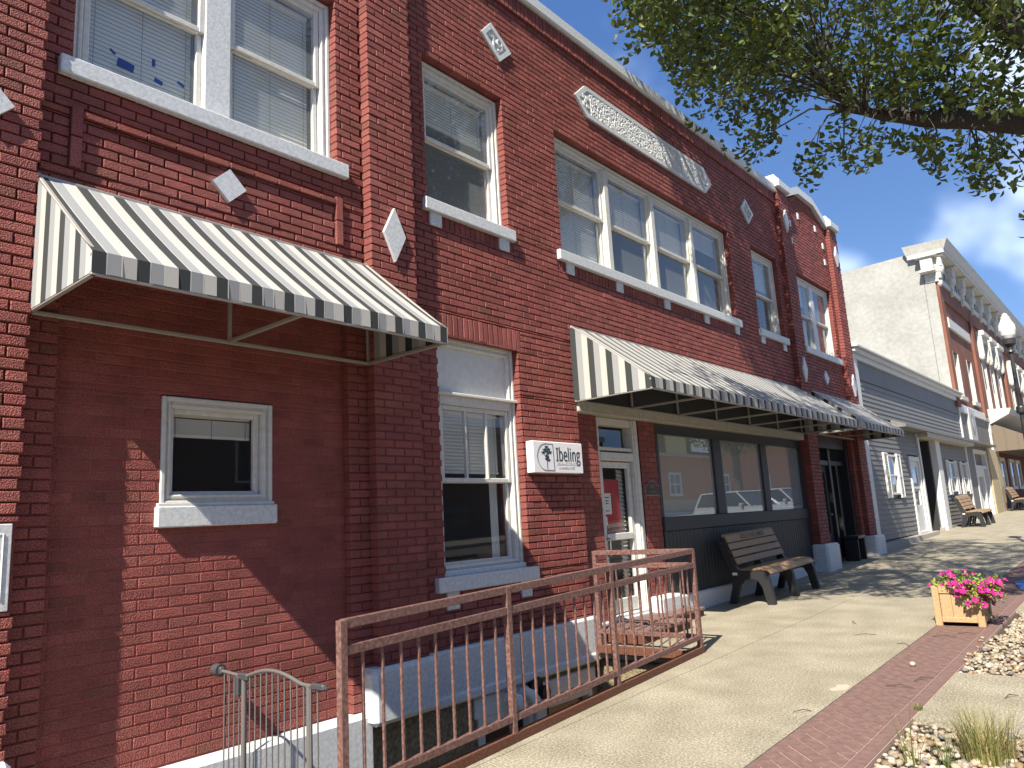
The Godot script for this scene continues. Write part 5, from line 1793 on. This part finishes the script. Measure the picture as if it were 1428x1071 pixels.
func corner_block() -> void:
	var b := thing("corner_block", "tall two-storey orange-red brick block with white bracketed cornice and stucco side", "building", Vector3(41, gy(41), 0))
	var wl := [R(31.0, 31.95, 5.08, 6.72), R(33.6, 34.55, 5.08, 6.72)]
	var hooded := []
	for x in [37.2, 39.2, 41.2]: hooded.append(R(x, x + 1.05, 5.05, 8.0))
	for x in [45.2, 47.4, 49.6]: hooded.append(R(x, x + 1.0, 5.05, 7.7))
	var shell := MB.new()
	backing(shell, 29.95, 54.0, 4.6, 9.3, 0.0, -0.35, wl + hooded)
	part("wall", shell, M.far_brick, b)
	var pl := MB.new()
	for x in [30.0, 35.5, 43.3, 52.5]:
		pl.box(Vector3(x - 0.02, 4.6, -0.1), Vector3(x + 0.5, 9.0, 0.09))
	pl.box(Vector3(30.0, 8.55, -0.1), Vector3(54.0, 9.1, 0.07))
	part("pilaster", pl, M.far_brick, b)
	var side := MB.new()
	side.prism(PackedVector2Array([Vector2(0.35, 0.3), Vector2(16, 0.3), Vector2(16, 9.8), Vector2(3.05, 10.25), Vector2(0.35, 10.35)]), Transform3D(Basis(Vector3(0, 0, -1), Vector3(0, 1, 0), Vector3(1, 0, 0)), Vector3(29.93, 0, 0)), 0.0, 0.5)
	side.box(Vector3(29.93, 0.3, -0.36), Vector3(29.99, 10.35, -0.005))
	part("stucco_side", side, M.white_stucco, b)
	var dk := MB.new()
	dk.box(Vector3(30.5, 0.3, -12.0), Vector3(54.0, 10.0, -6.0))
	dk.box(Vector3(30.5, 9.3, -6.0), Vector3(54.0, 9.6, -0.36))
	dk.box(Vector3(30.5, 4.3, -6.0), Vector3(54.0, 4.55, -0.41))
	dk.box(Vector3(53.7, 0.3, -6.0), Vector3(54.0, 9.3, -0.36))
	part("room_wall", dk, M.interior, b)
	for r in wl: far_window(b, r.position.x, r.end.x, r.position.y, r.end.y, false)
	for r in hooded: far_window(b, r.position.x, r.end.x, r.position.y, r.end.y, true)
	var lt := MB.new()
	lt.bev(Vector3(30.85, 7.55, -0.05), Vector3(34.9, 7.95, 0.08), 0.02)
	part("lintel_band", lt, M.cornice_white, b)
	# cornice: frieze, corona, crown and console brackets
	var c := MB.new()
	c.box(Vector3(29.9, 9.12, -0.3), Vector3(54.2, 9.30, 0.12))
	c.box(Vector3(29.92, 9.30, -0.3), Vector3(54.2, 10.1, 0.06))
	c.hexa([Vector3(29.75, 10.08, 0.44), Vector3(54.4, 10.08, 0.44), Vector3(54.4, 10.22, 0.44), Vector3(29.75, 10.22, 0.44), Vector3(29.75, 10.08, -0.75), Vector3(54.4, 10.08, -0.75), Vector3(54.4, 10.22, -0.75), Vector3(29.75, 10.22, -0.75)])
	c.hexa([Vector3(29.75, 10.22, 0.46), Vector3(54.4, 10.22, 0.46), Vector3(54.5, 10.52, 0.62), Vector3(29.62, 10.52, 0.62), Vector3(29.75, 10.22, -0.78), Vector3(54.4, 10.22, -0.78), Vector3(54.5, 10.56, -0.85), Vector3(29.62, 10.56, -0.85)])
	part("cornice", c, M.cornice_white, b)
	var xs := [29.86]
	for i in range(1, 13): xs.append(29.9 + i * 2.0)
	for x in xs:
		var k := MB.new()
		k.bev(Vector3(x, 9.62, 0.0), Vector3(x + 0.34, 10.08, 0.30), 0.03)
		k.blob(Vector3(x + 0.17, 9.58, 0.16), Vector3(0.18, 0.26, 0.18), 6, 10)
		k.bev(Vector3(x + 0.03, 9.2, 0.0), Vector3(x + 0.31, 9.45, 0.22), 0.03)
		k.blob(Vector3(x + 0.17, 9.08, 0.12), Vector3(0.09, 0.16, 0.10), 5, 8)
		k.bev(Vector3(x - 0.04, 9.98, -0.02), Vector3(x + 0.38, 10.08, 0.40), 0.02)
		part("bracket", k, M.cornice_white, b)
	for i in xs.size() - 1:
		for j in 4:
			var v := MB.new()
			var x: float = xs[i] + 0.46 + j * 0.36
			v.box(Vector3(x, 9.42, 0.055), Vector3(x + 0.26, 9.72, 0.064))
			part("frieze_vent", v, M.black_paint, b)
	# end return of the cornice along the stucco side
	var er := MB.new()
	er.bev(Vector3(29.66, 9.50, -0.35), Vector3(29.93, 10.08, 0.05), 0.02)
	er.bev(Vector3(29.58, 9.45, -0.42), Vector3(29.93, 9.55, 0.09), 0.02)
	er.bev(Vector3(29.58, 10.0, -0.5), Vector3(29.93, 10.08, 0.2), 0.02)
	part("cornice_return", er, M.cornice_white, b)
	# ground floor shops
	var g := MB.new()
	backing(g, 30.46, 36.4, 0.6, 4.62, -0.02, -0.3, [R(31.9, 34.6, 0.6, 3.2)])
	part("grey_front", g, M.grey_panel, b)
	var wb := MB.new()
	wb.bev(Vector3(30.45, 4.45, -0.1), Vector3(36.5, 4.75, 0.06), 0.02)
	wb.bev(Vector3(36.28, 0.7, -0.1), Vector3(36.45, 4.5, 0.05), 0.01)
	part("front_trim", wb, M.white_paint, b)
	var fd := hub("front_door", b, Vector3(33, 0.7, -0.2))
	var fr := MB.new()
	sash_bars(fr, 31.9, 34.6, 0.6, 3.2, -0.3, 0.0, 0.14)
	sash_bars(fr, 32.3, 33.9, 0.7, 2.5, -0.28, -0.06, 0.3, 0.3)
	fr.box(Vector3(31.95, 2.5, -0.26), Vector3(34.55, 2.62, -0.05))
	part("frame", fr, M.white_paint, fd)
	pane(32.55, 33.65, 0.95, 2.25, -0.15, fd)
	var fl := MB.new()
	fl.box(Vector3(31.95, 2.62, -0.22), Vector3(34.55, 3.16, -0.18))
	fl.box(Vector3(33.9, 0.7, -0.22), Vector3(34.55, 2.5, -0.18))
	part("side_panel", fl, M.grey_panel, fd)
	var cw := MB.new()
	cw.box(Vector3(34.7, 0.6, -0.02), Vector3(37.4, 3.3, 0.05))
	part("cream_pier", cw, M.cream_wall, b)
	var ms := MB.new()
	ms.box(Vector3(36.6, 0.6, -0.4), Vector3(54.0, 4.6, -0.2))
	part("maroon_front", ms, M.maroon, b)
	for x in [38.6, 41.4, 43.4]:
		var fw := hub("shop_window", b, Vector3(x, 1.6, -0.2))
		var m := MB.new()
		sash_bars(m, x, x + 1.5, 1.7, 3.1, -0.22, -0.12, 0.16)
		part("frame", m, M.white_paint, fw)
		pane(x + 0.15, x + 1.35, 1.85, 2.95, -0.17, fw)
	var lc := MB.new()
	lc.hexa([Vector3(36.5, 4.72, 0.75), Vector3(54, 4.72, 0.75), Vector3(54, 4.95, 0.85), Vector3(36.5, 4.95, 0.85), Vector3(36.5, 4.3, -0.1), Vector3(54, 4.3, -0.1), Vector3(54, 5.0, -0.1), Vector3(36.5, 5.0, -0.1)])
	lc.box(Vector3(36.5, 4.0, -0.1), Vector3(54, 4.32, 0.05))
	part("shop_cornice", lc, M.cornice_white, b)
	# brown standing-seam canopy
	var cn := thing("metal_canopy", "brown standing seam metal canopy sloping over the maroon shopfront", "canopy", Vector3(41, 3.3, 0.6))
	var ce := MB.new()
	ce.prism(PackedVector2Array([Vector2(0.0, 3.25), Vector2(1.9, 3.25), Vector2(1.9, 3.42), Vector2(0.0, 4.45)]), Transform3D(Basis(Vector3(0, 0, 1), Vector3(0, 1, 0), Vector3(-1, 0, 0)), Vector3(36.6, 0, 0)), -15.0, 0.0)
	part("body", ce, M.brown_metal, cn)
	for i in 5:
		var sm := MB.new()
		var zz := 0.05 + i * 0.42
		sm.box(Vector3(36.57, 3.25, zz), Vector3(36.6, lerpf(4.45, 3.42, zz / 1.9), zz + 0.035))
		part("seam", sm, M.brown_metal, cn)
	# hanging emblem sign on the grey front
	var sg := thing("emblem_sign", "pale upright sign panel with dark crest on the grey shopfront", "sign", Vector3(32.3, 3.5, 0))
	var sp := MB.new()
	sp.bev(Vector3(31.75, 3.50, -0.02), Vector3(32.9, 4.68, 0.08), 0.01)
	part("panel", sp, M.letter_grey, sg)
	var cr := MB.new()
	cr.prism(PackedVector2Array([Vector2(32.0, 4.35), Vector2(32.32, 4.5), Vector2(32.65, 4.35), Vector2(32.6, 3.95), Vector2(32.32, 3.65), Vector2(32.05, 3.95)]), Transform3D(), 0.08, 0.086)
	part("crest", cr, M.grey_panel, sg)
	var ci := MB.new()
	ci.prism(PackedVector2Array([Vector2(32.1, 4.28), Vector2(32.32, 4.4), Vector2(32.55, 4.28), Vector2(32.5, 4.0), Vector2(32.32, 3.78), Vector2(32.15, 4.0)]), Transform3D(), 0.085, 0.09)
	part("crest_field", ci, M.letter_grey, sg)
	# green and grey projecting board at the frame's edge
	var gb := thing("projecting_sign", "grey and green projecting sign board beside the brown canopy", "sign", Vector3(33.5, 3.4, 1.6))
	var g1 := MB.new()
	g1.bev(Vector3(38.2, 3.15, 1.35), Vector3(38.5, 4.75, 2.6), 0.02)
	part("board", g1, M.grey_siding, gb)
	var g2 := MB.new()
	g2.bev(Vector3(38.18, 3.25, 1.65), Vector3(38.2, 4.55, 2.55), 0.004)
	part("face", g2, M.banner_green, gb)

# ---------------------------------------------------------------- trees
func leaf_mesh(width := 0.42) -> ArrayMesh:
	var m := MB.new()
	var p := [Vector3(0, 0, 0), Vector3(-width * 0.8, 0.32, 0.10), Vector3(-width * 0.62, 0.66, 0.08), Vector3(0, 1.0, -0.10), Vector3(width * 0.62, 0.66, 0.08), Vector3(width * 0.8, 0.32, 0.10), Vector3(0, 0.5, 0)]
	for i in 6:
		m.tri(p[6], p[i], p[(i + 1) % 6])
	return m.mesh()

const EDGE := [Vector2(838, -40), Vector2(845, 18), Vector2(858, 50), Vector2(872, 92), Vector2(905, 60), Vector2(930, 95), Vector2(948, 140), Vector2(950, 172), Vector2(985, 182), Vector2(1003, 212), Vector2(1045, 232), Vector2(1070, 215), Vector2(1105, 252), Vector2(1135, 268), Vector2(1152, 228), Vector2(1200, 246), Vector2(1235, 218), Vector2(1272, 205), Vector2(1305, 250), Vector2(1345, 258), Vector2(1385, 276), Vector2(1430, 250)]

func leaf_allowed(p: Vector3) -> bool:
	var s := pixel(p)
	if s.z > 0.3 and s.x > -30 and s.x < 1440 and s.y > -20 and s.y < 1090:
		if s.x < 838: return false
		for i in EDGE.size() - 1:
			if s.x <= EDGE[i + 1].x:
				var f: float = (s.x - EDGE[i].x) / (EDGE[i + 1].x - EDGE[i].x)
				if s.y > lerpf(EDGE[i].y, EDGE[i + 1].y, f) + 2.0: return false
				break
	# where the photograph shows sun on the wall and the paving no leaf may stand in its way
	var k := p.z - ZM
	var fx := p.x + 4.0 * k
	var fy := p.y - 4.25 * k
	if k > 0.0 and fy > 0.35:
		if fy < 8.0 and fx < 8.9 and fx > 0.5: return false
	else:
		var h := p.y - gy(p.x + 0.94 * p.y)
		var gx := p.x + 0.941 * h
		var gz := p.z - 0.235 * h
		if gx < 10.6 - 0.35 * (gz - 1.0) * (-1.0) and gz < 5.5: return false
		if gx < 10.3: return false
	return true

func below_limb(p: Vector3) -> bool:
	# the underside of the lowest limb carries almost no leaves
	var s := pixel(p)
	return s.z < 8.6 and s.x > 1185 and s.x < 1440 and absf(s.y - lerpf(157.0, 182.0, (s.x - 1190.0) / 238.0)) < 19.0

func street_tree() -> void:
	var base := Vector3(8.9, gy(8.9), 6.6)
	var t := thing("street_tree", "leafy street tree whose rough limb reaches over the sidewalk", "tree", base)
	var bk := MB.new()
	var fork := Vector3(8.7, 3.3, 6.35)
	bk.tube([base + Vector3(0, -0.1, 0), base + Vector3(0.02, 0.35, 0), base + Vector3(-0.05, 1.6, -0.08), fork], [0.30, 0.22, 0.19, 0.19], 14)
	part("trunk", bk, M.bark, t)
	var limbs := [
		[fork, Vector3(8.55, 4.35, 5.6), Vector3(8.35, 4.92, 4.62), Vector3(8.2, 5.18, 3.95), Vector3(8.06, 5.50, 3.24), Vector3(8.12, 5.75, 3.05), Vector3(8.3, 6.3, 2.9)],
		[fork, Vector3(8.35, 4.6, 5.5), Vector3(8.0, 5.55, 4.75), Vector3(7.75, 6.15, 4.40), Vector3(7.4, 7.2, 3.9), Vector3(6.9, 8.3, 3.2), Vector3(6.3, 9.2, 2.4)],
		[fork, Vector3(9.0, 5.0, 6.2), Vector3(9.4, 7.0, 5.6), Vector3(9.6, 9.0, 4.8), Vector3(9.9, 10.5, 4.0)],
		[fork, Vector3(9.4, 4.6, 6.9), Vector3(10.6, 6.0, 7.3), Vector3(11.8, 7.4, 7.6)],
		[fork, Vector3(8.6, 4.8, 7.2), Vector3(8.4, 6.6, 8.4), Vector3(8.0, 8.2, 9.3)],
		[Vector3(8.35, 4.92, 4.62), Vector3(9.2, 5.6, 3.9), Vector3(10.2, 6.4, 3.2), Vector3(11.0, 7.0, 2.6)],
		[Vector3(9.4, 7.0, 5.6), Vector3(10.6, 8.2, 5.0), Vector3(11.6, 9.0, 4.2)]]
	var rad := [[0.17, 0.14, 0.125, 0.11, 0.085, 0.035, 0.015], [0.16, 0.14, 0.12, 0.11, 0.08, 0.05, 0.02], [0.16, 0.13, 0.10, 0.06, 0.03], [0.14, 0.11, 0.07, 0.03], [0.14, 0.11, 0.07, 0.03], [0.06, 0.05, 0.035, 0.015], [0.08, 0.05, 0.02]]
	var nodes := []
	for i in limbs.size():
		var m := MB.new()
		var cv := Curve3D.new()
		for p in limbs[i]: cv.add_point(p)
		# bend the limb softly
		for j in range(1, limbs[i].size() - 1):
			var d: Vector3 = (limbs[i][j + 1] - limbs[i][j - 1]) * 0.16
			cv.set_point_in(j, -d); cv.set_point_out(j, d)
		var pts := []
		var rr := []
		var nseg := 26
		var r0 := RandomNumberGenerator.new()
		r0.seed = 40 + i
		for k in nseg + 1:
			var f := float(k) / nseg
			var q: float = f * (rad[i].size() - 1)
			var a := int(minf(floorf(q), rad[i].size() - 2))
			pts.append(cv.sample_baked(f * cv.get_baked_length()) + Vector3(r0.randf_range(-1, 1), r0.randf_range(-1, 1), r0.randf_range(-1, 1)) * 0.012)
			rr.append(lerpf(rad[i][a], rad[i][a + 1], q - a) * r0.randf_range(0.93, 1.08))
		m.tube(pts, rr, 12)
		part("limb", m, M.bark, t)
		for k in range(6, nseg + 1): nodes.append(pts[k])
	# leafy sprays hanging in the crown
	var r := RandomNumberGenerator.new()
	r.seed = 77
	var xf := []
	var cs := []
	var tw := MB.new()
	var vols := [[Vector3(7.5, 6.3, 3.5), Vector3(2.5, 2.0, 2.2), 150, 32], [Vector3(8.4, 5.0, 4.0), Vector3(1.8, 1.4, 1.6), 175, 34], [Vector3(6.4, 6.5, 2.2), Vector3(1.6, 1.5, 1.2), 135, 36], [Vector3(9.9, 9.3, 0.95), Vector3(2.6, 1.9, 0.9), 240, 36], [Vector3(8.6, 9.0, 4.6), Vector3(4.6, 3.0, 3.6), 210, 34], [Vector3(9.8, 7.2, 6.6), Vector3(4.0, 3.2, 3.6), 210, 34], [Vector3(10.6, 9.2, 2.4), Vector3(3.2, 2.0, 1.6), 120, 34]]
	for v in vols:
		for i in v[2]:
			var u := Vector3(r.randfn(), r.randfn(), r.randfn()).normalized() * pow(r.randf(), 0.42)
			var c: Vector3 = v[0] + u * v[1]
			if not leaf_allowed(c): continue
			var best: Vector3 = nodes[0]
			for q in nodes:
				if q.distance_squared_to(c) < best.distance_squared_to(c): best = q
			var out := (c - best)
			var dir := (out.normalized() * 0.7 + Vector3(r.randf_range(-0.5, 0.5), -0.75, r.randf_range(-0.5, 0.5))).normalized()
			var len := r.randf_range(0.35, 0.85)
			var a := c - dir * len * 0.5
			var e := c + dir * len * 0.5
			if out.length() < 2.4 and i % 2 == 0:
				tw.tube([best, best.lerp(a, 0.5) + Vector3(0, 0.12, 0), a], [0.014, 0.010, 0.006], 4, false)
			if leaf_allowed(a) and leaf_allowed(e):
				tw.tube([a, c + Vector3(0, 0.03, 0), e], [0.005, 0.004, 0.002], 4, false)
			var shade := r.randf()
			for k in v[3]:
				var f := r.randf()
				var p := a.lerp(e, f) + Vector3(r.randfn(), r.randfn(), r.randfn()) * 0.085
				if not leaf_allowed(p): continue
				if below_limb(p) and r.randf() < 0.93: continue
				var s := r.randf_range(0.058, 0.105)
				var b := Basis.from_euler(Vector3(PI * 0.5 + r.randf_range(-0.9, 1.5), r.randf() * TAU, r.randf_range(-0.7, 0.7))).scaled(Vector3.ONE * s)
				xf.append(Transform3D(b, p - base))
				var g := Color(0.050, 0.082, 0.021).lerp(Color(0.105, 0.138, 0.032), r.randf() * 0.7 + shade * 0.3)
				if r.randf() < 0.02: g = Color(0.20, 0.19, 0.04)
				cs.append(g)
	var cr := multi("crown", leaf_mesh(), M.leaf, xf, cs, t)
	cr.set_meta("kind", "stuff")
	part("twigs", tw, M.twig, t).set_meta("kind", "stuff")
	print("leaves ", xf.size())

func far_tree(at: Vector3, h: float, sd: int, label: String) -> void:
	var t := thing("far_tree", label, "tree", at)
	var r := RandomNumberGenerator.new()
	r.seed = sd
	var m := MB.new()
	m.tube([Vector3(0, 0, 0), Vector3(0.05, h * 0.25, 0), Vector3(0, h * 0.4, 0)], [0.36, 0.28, 0.26], 10)
	for k in 5:
		var an := TAU * k / 5.0
		m.tube([Vector3(0, h * 0.38, 0), Vector3(cos(an) * 1.0, h * 0.55, sin(an) * 1.0), Vector3(cos(an) * 2.0, h * 0.75, sin(an) * 2.0)], [0.2, 0.13, 0.04], 8)
	part("trunk", m, M.bark, t, true)
	var xf := []
	var cs := []
	for i in 5200:
		var u := Vector3(r.randfn(), r.randfn(), r.randfn()).normalized() * pow(r.randf(), 0.4)
		var c := Vector3(0, h * 0.70, 0) + u * Vector3(h * 0.40, h * 0.30, h * 0.40)
		var s := r.randf_range(0.16, 0.34)
		xf.append(Transform3D(Basis.from_euler(Vector3(r.randf() * TAU, r.randf() * TAU, 0)).scaled(Vector3.ONE * s), c))
		cs.append(Color(0.05, 0.085, 0.022).lerp(Color(0.10, 0.14, 0.035), r.randf()))
	multi("crown", leaf_mesh(), M.leaf, xf, cs, t).set_meta("kind", "stuff")

# ---------------------------------------------------------------- across the street (mirrored in the shop glass)
func car(label: String, at: Vector3, turn: float, paint: Material) -> void:
	var c := thing("parked_car", label, "car", at)
	c.rotation.y = turn
	var t := Transform3D()
	# side profile in (x, y), nose at +x
	var body := MB.new()
	var low := PackedVector2Array([Vector2(-2.3, 0.42), Vector2(-1.85, 0.34), Vector2(1.85, 0.30), Vector2(2.3, 0.42), Vector2(2.34, 0.72), Vector2(2.2, 0.92), Vector2(1.15, 1.06), Vector2(-2.2, 1.10), Vector2(-2.36, 0.8)])
	body.prism(low, t, -0.90, 0.90)
	part("body", body, paint, c, true)
	var cab := MB.new()
	var lo := [Vector2(1.10, 1.06), Vector2(-2.15, 1.09)]
	var hi := [Vector2(0.28, 1.66), Vector2(-1.9, 1.64)]
	cab.hexa([Vector3(lo[1].x, lo[1].y, 0.86), Vector3(lo[0].x, lo[0].y, 0.86), Vector3(hi[0].x, hi[0].y, 0.70), Vector3(hi[1].x, hi[1].y, 0.70), Vector3(lo[1].x, lo[1].y, -0.86), Vector3(lo[0].x, lo[0].y, -0.86), Vector3(hi[0].x, hi[0].y, -0.70), Vector3(hi[1].x, hi[1].y, -0.70)])
	part("windows", cab, M.car_glass, c, true)
	var rf := MB.new()
	rf.tbev(Transform3D(Basis(), Vector3(-0.82, 1.67, 0)), Vector3(2.3, 0.08, 1.42), 0.035)
	for s in [-1, 1]:
		bar(rf, Vector3(1.12, 1.06, 0.87 * s), Vector3(0.27, 1.66, 0.71 * s), 0.06, 0.06, 0.01)
		bar(rf, Vector3(-0.55, 1.08, 0.875 * s), Vector3(-0.62, 1.66, 0.715 * s), 0.09, 0.05, 0.01)
		bar(rf, Vector3(-2.15, 1.09, 0.865 * s), Vector3(-1.9, 1.65, 0.71 * s), 0.12, 0.08, 0.01)
	part("roof", rf, paint, c, true)
	for x in [-1.45, 1.45]:
		for s in [-1, 1]:
			var w := MB.new()
			w.tube([Vector3(x, 0.34, 0.72 * s), Vector3(x, 0.34, 0.92 * s)], 0.34, 20)
			var wo := part("wheel", w, M.tyre, c, true)
			var rm := MB.new()
			rm.tube([Vector3(x, 0.34, 0.90 * s), Vector3(x, 0.34, 0.93 * s)], 0.21, 16)
			part("rim", rm, M.gate_metal, wo, true)
	for s in [-1, 1]:
		var hl := MB.new()
		hl.tbev(Transform3D(Basis(), Vector3(2.22, 0.76, 0.66 * s)), Vector3(0.2, 0.14, 0.38), 0.03)
		part("headlight", hl, M.sign_white, c, true)
		var mr := MB.new()
		mr.tbev(Transform3D(Basis(), Vector3(0.75, 1.12, 1.0 * s)), Vector3(0.12, 0.14, 0.2), 0.03)
		part("mirror", mr, paint, c, true)

func opposite_side() -> void:
	var b := thing("orange_building", "orange brick building across the street with white window frames", "building", Vector3(80, gy(80), 26.2))
	var wins := []
	for x in [57.5, 67.2, 77.2, 87.2, 97.2]: wins.append(R(x, x + 2.2, 2.9, 4.9))
	var mb := MB.new()
	var t := Transform3D(Basis(Vector3(-1, 0, 0), Vector3(0, 1, 0), Vector3(0, 0, -1)), Vector3(0, 0, 26.3))
	var flip := []
	for w in wins: flip.append(Rect2(-w.end.x, w.position.y, w.size.x, w.size.y))
	var raw := MB.new()
	backing(raw, -66.0, -52.0, 0.2, 6.4, 0.0, -0.4, flip)
	backing(raw, -112.0, -66.0, 0.2, 10.5, 0.0, -0.4, flip)
	for i in raw.v.size():
		mb.v.append(t * raw.v[i]); mb.n.append(t.basis * raw.n[i]); mb.c.append(Color(1, 1, 1))
	part("wall", mb, M.orange_brick, b)
	var bk := MB.new()
	bk.box(Vector3(52, 0.2, 32.0), Vector3(112, 6.3, 32.3))
	bk.box(Vector3(52, 6.0, 26.71), Vector3(112, 6.3, 32.0))
	part("room_wall", bk, M.interior, b)
	var dk := MB.new()
	dk.box(Vector3(52, 6.4, 26.5), Vector3(66, 9.2, 27.0))
	part("sign_frieze", dk, M.floor_board, b)
	var st := MB.new()
	st.box(Vector3(52, 6.25, 26.1), Vector3(66, 6.5, 26.49))
	st.box(Vector3(52, 0.3, 26.24), Vector3(112, 2.6, 26.3))
	part("stone_course", st, M.pale_stone, b)
	for w in wins:
		var h := hub("window", b, Vector3(w.get_center().x, w.position.y, 26.3))
		var f := MB.new()
		sash_bars(f, w.position.x, w.end.x, w.position.y, w.end.y, 26.28, 26.42, 0.2)
		f.box(Vector3(w.get_center().x - 0.07, w.position.y, 26.34), Vector3(w.get_center().x + 0.07, w.end.y, 26.4))
		f.box(Vector3(w.position.x, w.get_center().y - 0.05, 26.34), Vector3(w.end.x, w.get_center().y + 0.05, 26.4))
		part("frame", f, M.white_paint, h)
		pane(w.position.x + 0.1, w.end.x - 0.1, w.position.y + 0.1, w.end.y - 0.1, 26.39, h)
	var g := thing("dark_brick_building", "dark red brick building across the street with white upstairs window frames", "building", Vector3(0, 0, 26.4))
	var gm := MB.new()
	gm.box(Vector3(-30, -0.6, 26.3), Vector3(48.0, 7.0, 30.0))
	part("wall", gm, M.dark_brick, g)
	for i in 14:
		var w := MB.new()
		var x := -27.0 + i * 5.0
		sash_bars(w, x, x + 1.6, 3.9, 5.9, 26.22, 26.32, 0.12)
		part("window_frame", w, M.white_paint, g)
		var pw := MB.new()
		pw.box(Vector3(x + 0.1, 4.0, 26.27), Vector3(x + 1.5, 5.8, 26.29))
		part("window", pw, M.car_glass, g)
	for i in 8:
		var w := MB.new()
		var x := -27.0 + i * 9.0
		w.box(Vector3(x, 0.4, 26.25), Vector3(x + 6.0, 2.6, 26.29))
		part("shop_window", w, M.car_glass, g)
	var rf := MB.new()
	rf.box(Vector3(-30, 7.0, 26.1), Vector3(48.0, 7.4, 30.0))
	part("parapet", rf, M.cornice_white, g)
	for q in [[59.4, 7.4, "pale yellow sign board on the orange building across the street", "yellow_board"], [64.0, 7.7, "white sign board on the orange building across the street", "sign_white"]]:
		var s := thing("sign_board", q[2], "sign", Vector3(q[0], q[1], 26.1))
		var sb := MB.new()
		sb.bev(Vector3(q[0] - 1.8, q[1] - 0.9, 26.3), Vector3(q[0] + 1.8, q[1] + 0.9, 26.48), 0.02)
		part("board", sb, M[q[3]], s)
	far_tree(Vector3(51.5, gy(51.5), 17.6), 10.5, 5, "broad tree standing before the orange building across the street")
	car("silver sport utility car parked at the kerb across from the bench", Vector3(31.6, gy(31.6) - 0.15, 8.6), PI * 0.62, M.silver_paint)
	car("grey-silver car parked beyond the first silver car", Vector3(37.0, gy(37.0) - 0.15, 8.8), PI * 0.62, M.silver_paint)
	car("white van-like car parked far up the street", Vector3(47.0, gy(47.0) - 0.15, 10.0), PI * 0.62, M.white_car)

# ---------------------------------------------------------------- everything
func _ready() -> void:
	# camera
	var cam := Camera3D.new()
	cam.name = "camera"
	cam_basis = Basis(Vector3(0.64720361, -0.05559084, 0.76028755), Vector3(-0.10119079, 0.98224696, 0.15795994), Vector3(-0.75557125, -0.17916634, 0.63008849)).orthonormalized()
	cam.transform = Transform3D(cam_basis, cam_pos)
	cam.fov = rad_to_deg(2.0 * atan(535.5 / 1057.0))
	cam.near = 0.05
	cam.far = 2000.0
	cam.current = true
	add_child(cam)
	# sky and air
	var env := Environment.new()
	env.background_mode = Environment.BG_SKY
	var sm := ProceduralSkyMaterial.new()
	sm.sky_top_color = Color(0.21, 0.323, 0.512)
	sm.sky_horizon_color = Color(0.50, 0.65, 0.83)
	sm.sky_curve = 0.16
	sm.ground_bottom_color = Color(0.35, 0.33, 0.30)
	sm.ground_horizon_color = Color(0.5, 0.5, 0.5)
	sm.sky_cover = sky_picture()
	sm.sky_cover_modulate = Color(0.62, 0.63, 0.64)
	sm.sun_angle_max = 12.0
	sm.sun_curve = 0.05
	sm.energy_multiplier = 1.0
	var sky := Sky.new()
	sky.sky_material = sm
	env.sky = sky
	env.tonemap_mode = Environment.TONE_MAPPER_LINEAR
	env.tonemap_exposure = 2.3
	env.sdfgi_enabled = true
	env.ssao_enabled = true
	env.ssil_enabled = true
	var we := WorldEnvironment.new()
	we.name = "world_environment"
	we.environment = env
	add_child(we)
	# sun: low along the street, from behind the camera's left shoulder
	var sun := DirectionalLight3D.new()
	sun.name = "sun"
	sun.light_energy = 1.5
	sun.light_color = Color(1.0, 0.962, 0.90)
	sun.light_angular_distance = 0.53
	sun.shadow_enabled = true
	add_child(sun)
	sun.look_at_from_position(Vector3.ZERO, Vector3(4.0, -4.25, -1.0), Vector3.UP)
	materials()
	ground()
	stairwell()
	red_building()
	awning("short black, grey and cream striped awning above the small window", 1.475, 4.03, 0.075, 1.02, 2.875, 3.755, 2)
	awning("long striped awning over shop door and display window", 6.995, 14.2, 0.075, 1.085, 2.815, 3.70, 6)
	awning("striped awning over the black recessed entry door", 14.98, 17.78, 0.075, 1.0, 2.85, 3.71, 2)
	grey_shop()
	corner_block()
	street_tree()
	opposite_side()
	railing()
	gate()
	shop_sign()
	benches()
	stool()
	planter()
	lamp_post()
	grass_clump("dry ornamental grass clump growing among stones by the crossing path", Vector3(4.95, gy(4.95) - 0.02, 4.06), 330, 0.34, 0.13, 3, 0.7)
	grass_clump("few long green blades growing at the corner of the stone bed", Vector3(4.70, gy(4.7) - 0.02, 3.74), 12, 0.40, 0.04, 4, 0.0)
	grass_clump("small green tuft growing between dry clump and paving", Vector3(4.80, gy(4.8) - 0.02, 3.88), 16, 0.26, 0.05, 9, 0.1)
	grass_clump("tiny weed sprouting from the joint of the red paving", Vector3(5.75, gy(5.75), 3.545), 40, 0.05, 0.03, 6, 0.0)
